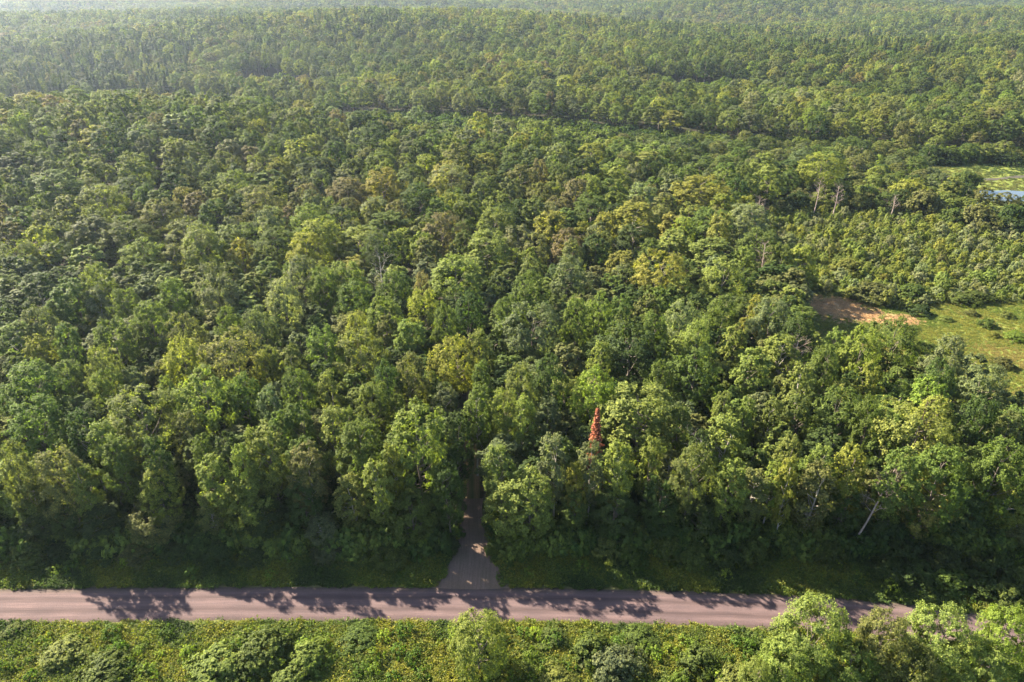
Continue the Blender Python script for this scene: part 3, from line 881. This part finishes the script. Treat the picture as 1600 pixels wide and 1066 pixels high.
# ---- everything farther back: forest as a mass
P_, RZ, SC, IX, TN = [], [], [], [], []
near_src = [k for s in ('slender', 'domed', 'spreading') for k in NEAR[s]]
CONE = [make_tree('cone', 550, 17, 2.7, 1, M_DARK, 0.08), make_tree('cone', 551, 17, 2.7, 2, M_DARK, 0.08), make_tree('cone', 552, 17, 2.7, 2, M_DARK, 0.08)]
SRC = MID + FAR + CONE
for t in rest:
    if t.shape == 'spreading': t.shape = 'domed'
    ks = [i for i, k in enumerate(MIDK) if k == t.shape]
    P_.append((t.x, t.y, t.z)); RZ.append(rs.uniform(0, 6.28)); IX.append(rs.choice(ks))
    s = t.R / REF[t.shape]; SC.append((s, s, t.H / 17.0)); TN.append(jitter(TINT[t.tone], rs))
def far_band(y0, y1, sp, r, fr):
    ys = np.arange(y0, y1, sp * 0.87)
    for j, y in enumerate(ys):
        hw = 0.84 * (y + 40)
        xs = np.arange(-hw, hw, sp) + (j % 2) * sp / 2
        x = xs + rng.uniform(-0.36, 0.36, len(xs)) * sp
        yy = y + rng.uniform(-0.36, 0.36, len(xs)) * sp
        ok = dist_corr(x, yy) > 0
        # small natural openings
        ok &= (patch(x, yy, 57, 1.9) > 0.03) | (yy > 900)
        ok &= ~((np.abs(x - 590) < 26) & (yy > 985) & (yy < 1030))
        # ok &= ~((x < -1010) & (x > -1100) & (yy > 1560) & (yy < 1610))
        x, yy = x[ok], yy[ok]
        z = height(x, yy)
        pt = patch(x, yy, 48, 0.3); pt2 = patch(x, yy, 95, 2.2)
        for q in range(len(x)):
            con = pt2[q] < 0.33 and rng.uniform() < 0.4
            tone = rng.choice(list('DGB'), p=[.6, .25, .15]) if con else (
                rng.choice(list('GGLYOABR'), p=[.2, .1, .2, .16, .16, .07, .06, .05]) if pt[q] > 0.5 else rng.choice(list('GDLOBY'), p=[.34, .22, .17, .13, .09, .05]))
            i = int(rng.integers(len(fr)))
            k = (MIDK + FARK)[fr[i]]
            if con:
                ci = nM + len(FAR) + (0 if yy[q] < 700 else int(rng.integers(1, 3)))
                for _k in range(2):
                    P_.append((x[q] + rng.uniform(-2.5, 2.5), yy[q] + rng.uniform(-2.5, 2.5), z[q])); RZ.append(rng.uniform(0, 6.28)); IX.append(ci)
                    s = rng.uniform(0.8, 1.35); SC.append((s, s, rng.uniform(0.75, 1.3))); TN.append(jitter(TINT[tone], rs, 0.15))
                continue
            P_.append((x[q], yy[q], z[q])); RZ.append(rng.uniform(0, 6.28)); IX.append(fr[i])
            rad = r * rng.uniform(0.62, 1.4)
            s = rad / REF[k] * (0.85 if k == 'slender' else 1)
            SC.append((s, s, rng.uniform(0.72, 1.22))); TN.append(jitter(TINT[tone], rs, 0.15))
nM = len(MID)
far_band(470, 700, 8.6, 4.5, list(range(nM)))
far_band(700, 1150, 9.4, 4.9, list(range(nM, nM + len(FAR))))
far_band(1150, 1800, 11.5, 6.6, list(range(nM, nM + len(FAR))))
far_band(1800, 2500, 15, 8.6, list(range(nM, nM + len(FAR))))
far_band(2500, 4600, 23, 14.0, list(range(nM, nM + len(FAR))))
print('own', len(own), 'rest', len(rest), 'mass', len(P_))
node_scatter('forest', P_, RZ, SC, IX, TN, SRC, 'dense mixed green woodland stretching back to the hazy horizon')

# ------------------------------------------------------------------ special trees
rc, rt = make_conifer(31, 16.9, 2.3, 1.2, 0.10)
x, y = world(934, 637, 17.2)
pieces('red_conifer', [('crown', rc), ('trunk', rt)], (x, y, 0), 0.4, (1, 1, 1), (0.25, 0.080, 0.040), 'dead conifer with rust-red pointed spire amid green crowns', 'tree')
def snag(px, py, h, seed, lean, label, bark, tw=3):
    x, y = world(px, py, 0)
    tk, br = make_dead(seed, h, lean, tw, bark)
    return pieces('dead_tree', [('trunk', tk), ('branches', br)], (x, y, float(height(x, y))), 0, (1, 1, 1), (0.3, 0.22, 0.18), label, 'dead tree', 'dead trees standing in the forest')
snag(1328, 858, 13.5, 5, (3.6, 1.0), 'tall leaning dead tree with bare twiggy top at the forest edge', M_DEAD)
snag(1352, 838, 7.5, 6, (1.6, 1.5), 'shorter bare leaning trunk beside the tall leaning dead tree', M_DEAD, 1)
snag(1066, 800, 12.5, 8, (1.6, 0.8), 'pale curved dead tree with fine bare twigs before the half-bare brownish tree', M_PALE)
def snag_top(px, py, h, seed, label, bark, lean=(0.3, 0.2), tw=3):
    x, y = world(px, py, h)
    tk, br = make_dead(seed, h, lean, tw, bark)
    pieces('dead_tree', [('trunk', tk), ('branches', br)], (x, y, float(height(x, y))), 0, (1, 1, 1), (0.3, 0.22, 0.18), label, 'dead tree', 'dead trees standing in the forest')
snag_top(592, 402, 18, 12, 'pale bare snag rising in the dark gap of the maple stand', M_PALE)
snag_top(1196, 382, 13.5, 13, 'greyish-pink dead tree with bushy twigs at the thicket edge', M_DEAD)
snag_top(1283, 280, 12, 14, 'bare grey tree beside the tall yellowish marsh-corner tree', M_DEAD)
snag_top(1312, 288, 11, 15, 'second bare grey tree beyond the thicket toward the marsh', M_DEAD)
snag_top(1452, 628, 17.5, 16, 'brown bare spike rising behind the largest light green spreading tree', M_DARK, (0.1, 0.1), 2)
snag_top(1248, 533, 15, 17, 'brownish bare twigs showing amid light crowns near the meadow', M_DEAD)
snag_top(1188, 312, 11, 18, 'thin bare stem at the upper corner of the thicket', M_DEAD, (0.2, 0.2), 2)
snag_top(1402, 300, 8, 19, 'small bare grey tree amid the thicket toward the pond', M_DEAD, (0.2, 0.2), 3)
# bare leaning stems under the canopy edge
def stem(px0, py0, px1, py1, r, label, seed):
    """A bare stem from its foot on the ground to its upper end, both read off the photograph."""
    x0, y0 = world(px0, py0, 0)
    a = math.tan(ang(py1)); h = CAMZ - (y0 + 0.6) * a
    h = max(1.2, h)
    y1 = (CAMZ - h) / a
    x1 = (px1 - 800) / 1067 * (y1 * math.cos(PITCH) + (CAMZ - h) * math.sin(PITCH))
    T = Tubes(); k = np.linspace(0, 1, 6)
    T.add(np.stack([(x1 - x0) * k + 0.12 * np.sin(4 * k + seed) * k, (y1 - y0) * k, h * k - 0.1 * (1 - k)], 1), r * (1 - 0.6 * k), 6)
    R2 = Tubes(); rg = np.random.default_rng(seed)
    for i in range(6):
        q = rg.uniform(0.4, 0.98)
        p = np.array([(x1 - x0) * q, (y1 - y0) * q, h * q])
        d = rg.normal(0, 1, 3); d[2] = abs(d[2]); d *= 0.7 / np.linalg.norm(d)
        R2.add([p, p + d * 0.5, p + d + (0, 0, 0.2)], [0.025, 0.015, 0.005], 3)
    pieces('bare_stem', [('trunk', T.mesh('bare_trunk', M_PALE)), ('twigs', R2.mesh('bare_twigs', M_PALE))], (x0, y0, 0), 0, (1, 1, 1), (1, 1, 1), label, 'bare stem', 'pale bare stems along the forest edge')
for k, a in enumerate([
    (1234, 822, 1262, 768, .09, 'pale leaning stem below the light crowns halfway between red conifer and dead tree'),
    (1318, 850, 1352, 824, .08, 'low fallen pale pole lying slanted at the foot of the leaning dead tree'),
    (1362, 824, 1369, 806, .07, 'short slanting stub beside the leaning dead tree'),
    (579, 828, 576, 800, .09, 'upright pale trunk under the trees left of the track mouth'),
    (551, 836, 546, 820, .08, 'leaning pale trunk showing in shade well before the tall light crown'),
    (614, 822, 611, 806, .07, 'short pale trunk in shade nearest the tall light crown'),
    (909, 858, 912, 836, .09, 'pale upright stem below the narrow yellow-green column tree'),
    (1052, 812, 1056, 790, .08, 'short pale stem beside the half-bare brownish tree'),
    (1130, 832, 1133, 806, .08, 'pale upright stem under light crowns beyond the brownish tree'),
    (1115, 770, 1124, 722, .10, 'long dark-pale trunk slanting under the half-bare brownish tree'),
    (1420, 838, 1428, 822, .09, 'trunk foot under the small golden-edged tree'),
    (802, 828, 808, 812, .07, 'thin pale stem in shade close to the track mouth'),
    ]):
    stem(*a, k)

# ------------------------------------------------------------------ young trees of the thicket, shrubs
SAPL = [make_bush(620 + i, 1.35, 3.6, 1, 0.36) for i in range(4)]
bx0, bx1 = min(p[0] for p in THICKET), max(p[0] for p in THICKET)
by0, by1 = min(p[1] for p in THICKET), max(p[1] for p in THICKET)
def make_sapling(seed, R, H):
    """A young tree: one thin stem, upswept leafy shoots."""
    rg = np.random.default_rng(seed)
    P, Nn, C = crown_points('slender', rg, R, H * 0.08, H * 0.9, 26, 13, 11, 0.34)
    P = P + np.stack([0 * P[:, 2], 0 * P[:, 2], np.abs(rg.normal(0, 0.14, len(P)))], 1)
    V, Fc = leaves(P, Nn, 0.19, rg)
    T = Tubes()
    T.add([(0, 0, -0.15), (0.05, 0.02, H * 0.5), (0.08, -0.03, H * 0.95)], [0.05, 0.035, 0.01], 4)
    for c in C[::3]:
        T.add([(0.03, 0, c[2] * 0.6), c], [0.02, 0.006], 3)
    return mesh_from('sapling_crown', V, [Fc], [M_LEAF]), T.mesh('sapling_stems', M_BARK)
SAP = [make_sapling(600 + i, 1.35, 3.6) for i in range(6)]
cand = []
for _ in range(14000):
    x, y = rng.uniform(bx0, bx1), rng.uniform(by0, by1)
    r = 0.7 + 1.1 * rng.uniform() ** 2.0
    if rng.uniform() > 0.35 + 1.1 * patch(x, y, 9, 1.3):
        continue
    if inside(x, y, THICKET) and all((x - a) ** 2 + (y - b) ** 2 > (0.92 * (r + c)) ** 2 for a, b, c in cand):
        cand.append((x, y, r))
class Bush:
    pass
def mkbush(x, y, r, h, tone):
    b = Bush(); b.x, b.y, b.r, b.h, b.tone = x, y, r, h, tone; b.z = float(height(x, y)); return b
saps = [mkbush(x, y, r, min(4.2, r * 2.5 * rng.uniform(0.75, 1.35)), rng.choice(list('LGYOS'), p=[.48, .06, .18, .04, .24])) for x, y, r in cand]
def bpx(b):
    return screen(b.x, b.y, b.z + b.h * 0.6)
on = [b for b in saps if -10 < bpx(b)[0] < 1610]
on.sort(key=lambda b: -b.r / bpx(b)[2])
sown, srest = on[:296], on[296:] + [b for b in saps if not (-10 < bpx(b)[0] < 1610)]
lab = auto_labels(sown, 'young tree', bpx)
for b in sown:
    f, st = SAP[rs.randrange(6)]
    pieces('young_tree', [('crown', f), ('stems', st)], (b.x, b.y, b.z), rs.uniform(0, 6.28), (b.r / 1.35, b.r / 1.35, b.h / 3.6), jitter(TINT[b.tone], rs),
           lab[id(b)].replace('{look}', WORD[b.tone] + (' tall' if b.h > 4.6 else '')), 'young tree', 'young trees of the thicket')
if srest:
    node_scatter('thicket_foliage', [(b.x, b.y, b.z) for b in srest], [rs.uniform(0, 6.28) for b in srest], [(b.r / 1.35, b.r / 1.35, b.h / 3.6) for b in srest],
                 [rs.randrange(4) for b in srest], [jitter(TINT[b.tone], rs) for b in srest], SAPL, 'smaller young trees packed through the thicket')

# shrubs by the road: near verge, far verge, forest edge, marsh
SHR = [make_bush(640 + i, 1.6, 2.4, 0, 0.135) for i in range(7)]
shr = []
def shrub(px, py, wpx, h, tone, label=None):
    """px, py: top of the shrub in the photograph."""
    x, y = world(px, py, h)
    dep = y * math.cos(PITCH) + (CAMZ - h) * math.sin(PITCH)
    b = mkbush(x, y, wpx / 2 / 1067 * dep, h, tone); b.label = label
    shr.append(b)
for a in ((95, 1012, 70, 1.8, 'L'), (160, 1040, 80, 2.0, 'G'), (335, 1030, 90, 2.4, 'L'), (405, 1004, 84, 3.0, 'G'), (480, 1014, 60, 2.4, 'L'),
          (450, 1052, 60, 2.0, 'L'), (925, 1002, 64, 2.8, 'G'), (962, 1024, 80, 2.8, 'B'), (1095, 1020, 58, 2.8, 'G'), (1150, 1052, 60, 2.2, 'L'), (870, 1056, 60, 1.8, 'L'),
          (20, 982, 40, 1.0, 'G'), (560, 990, 60, 1.1, 'G'), (865, 990, 50, 1.2, 'G'), (1000, 990, 50, 1.2, 'G'),
          # forest edge
          (510, 855, 40, 2.2, 'B'), (610, 858, 60, 2.2, 'G'), (395, 858, 46, 2, 'D'), (340, 850, 50, 2.4, 'D'), (275, 852, 50, 2.2, 'D'),
          (215, 850, 54, 2.2, 'O'), (155, 850, 50, 2.2, 'D'), (95, 852, 50, 2.0, 'D'), (40, 850, 60, 2.6, 'G'), (700, 838, 34, 2.2, 'D'), 
          (775, 846, 30, 2.4, 'G'), (950, 845, 44, 3.0, 'L'), (985, 856, 44, 2.6, 'G'), (1045, 840, 46, 3.2, 'G'), (1090, 856, 50, 2.6, 'G'), (1140, 858, 50, 2.6, 'D'), (1180, 848, 50, 3.2, 'G'),
          (1300, 850, 44, 3.0, 'G'), (1395, 880, 50, 2.4, 'D'), (1440, 885, 60, 2.6, 'D'), (1490, 895, 60, 2.6, 'G'), (1540, 905, 60, 2.6, 'D'),
          (1580, 920, 60, 2.6, 'G'), (1420, 850, 50, 3.5, 'D'), (1480, 860, 60, 3.5, 'D'), (1560, 870, 60, 3.5, 'D'), (1600, 890, 50, 3.0, 'G')):
    shrub(*a)
# marsh and meadow shrubs
for a in ((1330, 408, 46, 4.2, 'L'), (1210, 440, 30, 2.6, 'L'), (1365, 445, 60, 4.0, 'O'), (1430, 446, 40, 3.6, 'G'), (1440, 478, 34, 2.0, 'D'), (1505, 460, 40, 2.2, 'G'), (1530, 456, 40, 2.4, 'G'),
          (1545, 500, 24, 1.6, 'G'), (1575, 488, 20, 1.2, 'L'), (1590, 520, 30, 1.6, 'E'), (1520, 485, 18, 1.2, 'O'), (1480, 495, 18, 1.0, 'L'), (1570, 560, 30, 1.8, 'O'), (1555, 520, 16, 1.0, 'Y'), (1495, 280, 40, 8, 'G'), (1455, 290, 60, 9, 'O'), (1430, 275, 60, 9, 'Y'), (1480, 296, 56, 6, 'L'), (1535, 318, 56, 8, 'O'), (1500, 322, 40, 6, 'G'), (1590, 318, 46, 8, 'D'), (1515, 262, 44, 7, 'G'), (1400, 268, 46, 8, 'G'),
          (1360, 285, 44, 7, 'L'), (1375, 255, 40, 6, 'D'), (1420, 232, 40, 6, 'D'), (1300, 250, 50, 6, 'D'), (1330, 268, 40, 6, 'D'), (1458, 258, 40, 5, 'B'), (1345, 300, 44, 5, 'L'), (1250, 300, 40, 6, 'D'), (1210, 290, 40, 6, 'D'),
          (1575, 232, 40, 5, 'D'), (1480, 228, 44, 6, 'D'), (1535, 222, 44, 6, 'G'), (1590, 340, 44, 5, 'D'), (1560, 336, 40, 5, 'G')):
    shrub(*a)
lab = auto_labels(shr, 'shrub', lambda b: screen(b.x, b.y, b.z + b.h * 0.6))
for b in shr:
    f, st = SHR[rs.randrange(7)]
    pieces('shrub', [('foliage', f), ('stems', st)], (b.x, b.y, b.z), rs.uniform(0, 6.28), (b.r / 1.6, b.r / 1.6, b.h / 2.4), jitter(tuple(0.78 * v for v in TINT[b.tone]), rs),
           b.label or lab[id(b)].replace('{look}', WORD[b.tone]), 'shrub', 'shrubs on the verges and wet ground')

# trees on the near side of the road, feet below the picture
CLOSE = [make_tree('domed', 240 + i, 10.5, 4.2, 0, M_BARK, 0.22, 1) for i in range(4)]
for (px, py, w, h, tone, shape, label) in (
    (746, 968, 90, 8.5, 'L', 'domed', 'lone small round tree with bent trunk on the near verge before the track mouth'),
    (1285, 942, 130, 11.5, 'L', 'domed', 'large light green tree overhanging the road near its bend'),
    (1395, 962, 110, 10.5, 'O', 'domed', 'olive tree with bare twigs second in the clump beside the road bend'),
    (1490, 958, 120, 10.5, 'L', 'domed', 'light round tree in the clump hiding the road bend'),
    (1590, 955, 90, 10.5, 'E', 'domed', 'bright green tree at the end of the clump by the frame edge'),
    (1240, 1000, 90, 8, 'L', 'domed', 'low light green tree at the roadward foot of the near clump'),
    (1340, 1010, 100, 8, 'G', 'domed', 'mid-green lower tree in front of the near clump'),
    (1545, 1010, 110, 8, 'L', 'domed', 'low pale tree in front of the bright green clump-end tree'),
    (1440, 1015, 100, 8, 'O', 'domed', 'olive low tree amid the near clump front'),
    (1185, 1035, 60, 6, 'L', 'domed', 'small light tree beginning the near clump')):
    x, y = world(px, py, h)
    dep = y * math.cos(PITCH) + (CAMZ - h) * math.sin(PITCH)
    R = w / 2 / 1067 * dep * (0.78 if px > 900 else 1.0)
    crown, trunk = CLOSE[rs.randrange(4)]
    pieces('broadleaf_tree', [('crown', crown), ('trunk', trunk)], (x, y, 0), rs.uniform(0, 6.28), (R / 4.2, R / 4.2, h / 10.5), jitter(TINT[tone], rs), label, 'tree', 'trees on the near side of the road')

# ------------------------------------------------------------------ ground cover
WEED = [make_weed(700 + i, 0.5, 0.42, 16, 0.10) for i in range(5)]
WEEDY = [make_bush(730 + i, 1.2, 1.5, 1, 0.17) for i in range(5)]
FERN = [make_bush(720 + i, 1.2, 1.3, 1, 0.24) for i in range(4)]
def cover(name, pts, sources, tones, smin, smax, label, zs=1.0):
    n = len(pts)
    P = np.stack([pts[:, 0], pts[:, 1], height(pts[:, 0], pts[:, 1])], 1)
    s = rng.uniform(smin, smax, n)
    node_scatter(name, P, rng.uniform(0, 6.28, n), np.stack([s, s, s * zs * rng.uniform(0.7, 1.3, n)], 1), rng.integers(0, len(sources), n),
                 tones(pts), sources, label)
def pick_tones(table, scale, ph, var=0.22):
    table = np.array(table)
    def f(p):
        a = np.clip(patch(p[:, 0], p[:, 1], scale, ph) + rng.normal(0, 0.14, len(p)), 0, 0.999)
        c = table[(a * len(table)).astype(int)]
        return c * rng.uniform(1 - var, 1 + var, (len(p), 1))
    return f
def rnd(n, x0, x1, y0, y1):
    return np.stack([rng.uniform(x0, x1, n), rng.uniform(y0, y1, n)], 1)
q = rnd(60000, -80, 85, 44, 76)
dr = dist_poly(q[:, 0], q[:, 1], ROAD)
dt = dist_poly(q[:, 0], q[:, 1], [(-5.3, 60), (-5.3, 67), (-5.6, 73), (-6, 84)])
tw = np.interp(q[:, 1], [60, 63, 67, 71, 76, 90], [7.0, 5.0, 3.9, 2.8, 1.8, 1.6])
q = q[(dr > ROADW / 2 + 0.15 + 0.9 * np.abs(rng.normal(0, 0.45, len(q)))) & ((dt > tw * rng.uniform(0.8, 1.1, len(q))) | (q[:, 1] < 59.5))]
cover('verge_grass', q, WEED, pick_tones([(0.045, 0.075, 0.02), (0.08, 0.12, 0.024), (0.115, 0.15, 0.026), (0.15, 0.165, 0.026), (0.18, 0.18, 0.028), (0.10, 0.135, 0.026)], 2.9, 0.4), 0.45, 1.5, 'tall weeds and goldenrod growing along both road verges')
q = rnd(9000, -110, 110, 70, 150)
q2 = rnd(1100, -80, 95, 69.4, 72.8)
q2 = q2[(dist_poly(q2[:, 0], q2[:, 1], TRACK) > 4.2) & (patch(q2[:, 0], q2[:, 1] * 0, 3.1, 0.2) + rng.normal(0, .1, len(q2)) > (72.5 - q2[:, 1]) * 0.16)]
q = q[forest_ok(q[:, 0], q[:, 1] + 1.5) | ((q[:, 1] > 71) & (q[:, 1] < 75) & (dist_poly(q[:, 0], q[:, 1], TRACK) > 3))]
cover('edge_undergrowth', q2, FERN, pick_tones([(0.05, 0.085, 0.022), (0.08, 0.12, 0.028), (0.12, 0.155, 0.034)], 5, 0.9), 0.9, 2.0, 'dense leafy brush along the foot of the forest edge', 1.25)
cover('undergrowth', q, FERN, pick_tones([(0.03, 0.055, 0.016), (0.045, 0.085, 0.02), (0.06, 0.10, 0.024)], 9, 1.4), 0.8, 1.7, 'low leafy undergrowth beneath the forest trees')
q = rnd(1700, -80, 85, 46, 73)
dr = dist_poly(q[:, 0], q[:, 1], ROAD)
dt = dist_poly(q[:, 0], q[:, 1], [(-5.3, 60), (-5.3, 67), (-5.6, 73), (-6, 84)])
pt = patch(q[:, 0], q[:, 1], 2.3, 1.1) + rng.normal(0, 0.15, len(q))
q = q[(dr > ROADW / 2 + 1.6) & ((q[:, 1] < 59.5) | (dt > np.interp(q[:, 1], [60, 63, 67, 71, 76, 90], [7.0, 5.0, 3.9, 2.8, 1.8, 1.6]) + 0.8)) & (pt > 0.52)]
cover('verge_brush_foliage', q, WEEDY, pick_tones([(0.07, 0.12, 0.022), (0.12, 0.175, 0.03), (0.15, 0.20, 0.03), (0.06, 0.10, 0.022)], 3.1, 2.0), 0.35, 0.95, 'knee-high leafy brush among the roadside weeds', 1.1)
mx = [p[0] for p in MEADOW]; my = [p[1] for p in MEADOW]
q = rnd(34000, min(mx), 150, min(my), max(my)); q = q[inside(q[:, 0], q[:, 1], MEADOW)]
def reed_f(x, y):
    f = np.zeros(np.shape(x))
    for (px, py, rx, ry) in REEDS:
        cx_, cy_ = world(px, py)
        f = np.maximum(f, sm(1.35, 0.55, np.hypot((x - cx_) / rx, (y - cy_) / ry)))
    return f
def meadow_tones(p):
    c = pick_tones([(0.10, 0.14, 0.024), (0.15, 0.165, 0.03), (0.18, 0.18, 0.035), (0.12, 0.15, 0.028), (0.20, 0.17, 0.05)], 6, 2.4)(p)
    k = (reed_f(p[:, 0], p[:, 1]) > rng.uniform(0, 1, len(p)))[:, None]
    return np.where(k, np.array([0.40, 0.26, 0.155]) * rng.uniform(0.8, 1.25, (len(p), 1)), c)
cover('meadow_grass', q, WEED[:3], meadow_tones, 0.5, 0.95, 'low yellow-green meadow grass', 0.55)
q = rnd(26000, 40, 330, 150, 330)
k = (dist_corr(q[:, 0], q[:, 1]) < 1) | inside(q[:, 0], q[:, 1], THICKET) | inside(q[:, 0], q[:, 1], WET)
wet = np.zeros(len(q), bool)
for (px, py, rx, ry) in ((1580, 300, 14, 7.5), (1482, 290, 5, 9), (1503, 312, 6, 4)):
    cx_, cy_ = world(px, py); wet |= np.hypot((q[:, 0] - cx_) / rx, (q[:, 1] - cy_) / ry) < 1.02
wet |= dist_poly(q[:, 0], q[:, 1], [world(*p) for p in ((1440, 262), (1475, 270), (1510, 276), (1545, 275), (1580, 272), (1640, 268))]) < 1.6
q = q[k & ~wet]
cover('marsh_grass', q, WEED[:3], pick_tones([(0.05, 0.08, 0.02), (0.075, 0.10, 0.026), (0.12, 0.125, 0.038), (0.09, 0.11, 0.028)], 14, 0.9), 1.1, 2.2, 'tall sedge and grass of the open marsh', 0.45)
q = rnd(20000, -330, 330, 240, 560)
q = q[(dist_corr(q[:, 0], q[:, 1]) < 2) & ~inside(q[:, 0], q[:, 1], OPEN)]
cover('streamside_undergrowth', q, FERN, pick_tones([(0.04, 0.07, 0.02), (0.07, 0.10, 0.024), (0.10, 0.13, 0.03)], 20, 0.9), 1.3, 3.0, 'low alder scrub filling the stream corridor')

# ------------------------------------------------------------------ far buildings
def box(x0, x1, y0, y1, z0, z1):
    V = np.array([(x, y, z) for z in (z0, z1) for x, y in ((x0, y0), (x1, y0), (x1, y1), (x0, y1))], float)
    Fq = np.array([(0, 3, 2, 1), (4, 5, 6, 7), (0, 1, 5, 4), (1, 2, 6, 5), (2, 3, 7, 6), (3, 0, 4, 7)])
    return V, Fq
def boxes(name, lst, m, parent):
    V, Fq, n = [], [], 0
    for b in lst:
        v, f = box(*b); V.append(v); Fq.append(f + n); n += 8
    return link(name, mesh_from(name, np.concatenate(V), [np.concatenate(Fq)], [m]), parent)
def gable(name, L_, W_, z, h, m, parent, over=0.6):
    a, b = L_ / 2 + over, W_ / 2 + over
    V = np.array([(-a, -b, z), (a, -b, z), (a, b, z), (-a, b, z), (-a, 0, z + h), (a, 0, z + h)], float)
    return link(name, mesh_from(name, V, [np.array([(0, 1, 5, 4), (2, 3, 4, 5), (3, 2, 1, 0)]), np.array([(0, 4, 3), (1, 2, 5)])], [m]), parent)
M_WALL = simple('brown_siding', (0.24, 0.17, 0.13), (0.30, 0.22, 0.17), 1.0)
M_ROOFR = simple('dull_red_roofing', (0.24, 0.09, 0.075), (0.31, 0.13, 0.10), 1.0)
M_WHITE = simple('white_metal_roofing', (0.72, 0.72, 0.72), (0.8, 0.8, 0.8), 0.5, 0.5)
M_GREY = simple('grey_roofing', (0.25, 0.24, 0.23), (0.32, 0.31, 0.30), 0.5, 0.7)
M_GLASS = simple('dark_window_glass', (0.03, 0.04, 0.05), (0.05, 0.06, 0.07), 1.0, 0.15)
x, y = world(1478, 42, 8); hz = float(height(x, y)) + 3
r = link('farmhouse', None, None, (x, y, hz)); r.rotation_euler.z = 0.15
r['label'] = 'long low house with dull red roof in a far forest clearing'; r['category'] = 'house'
boxes('wall', [(-14, 14, -5, 5, -3.5, 3.6)], M_WALL, r); gable('roof', 28, 10, 3.6, 3.4, M_ROOFR, r)
for wx in (-10, -5, 5, 10):
    boxes('window', [(wx - 0.8, wx + 0.8, -5.08, -4.95, 1.0, 2.6)], M_GLASS, r)
boxes('door', [(-0.6, 0.6, -5.10, -4.95, 0.1, 2.2)], M_ROOFR, r)
r = link('shed', None, None, (x + 32, y + 6, hz)); r['label'] = 'pale small shed next to the red-roofed house'; r['category'] = 'shed'
boxes('wall', [(-6, 6, -3, 3, -3.5, 3)], M_WALL, r); gable('roof', 12, 6, 3, 2, M_GREY, r)
x, y = world(50, 11, 8); hz = float(height(x, y)) + 4
r = link('white_barn', None, None, (x, y, hz)); r['label'] = 'gleaming white-roofed barn in the distant haze'; r['category'] = 'barn'
boxes('wall', [(-9, 9, -6, 6, -4, 6)], M_WALL, r); gable('roof', 18, 12, 6, 6, M_WHITE, r)
boxes('door', [(-2, 2, -6.1, -5.95, 0, 4)], M_GLASS, r)

# ------------------------------------------------------------------ summer haze between the camera and the far woods
hm, n = mat('summer_haze')
pv = N(n, 'ShaderNodeVolumePrincipled')
pv.inputs['Color'].default_value = (0.62, 0.77, 1.0, 1)
pv.inputs['Density'].default_value = 0.00006
pv.inputs['Anisotropy'].default_value = 0.5
o = N(n, 'ShaderNodeOutputMaterial'); L(n, pv.outputs[0], o.inputs['Volume'])
v, f = box(-9600, 9600, -400, 9900, -40, 110)
link('haze', mesh_from('haze', v, [f], [hm]), kind='stuff', label='pale blue summer haze over the far forest')
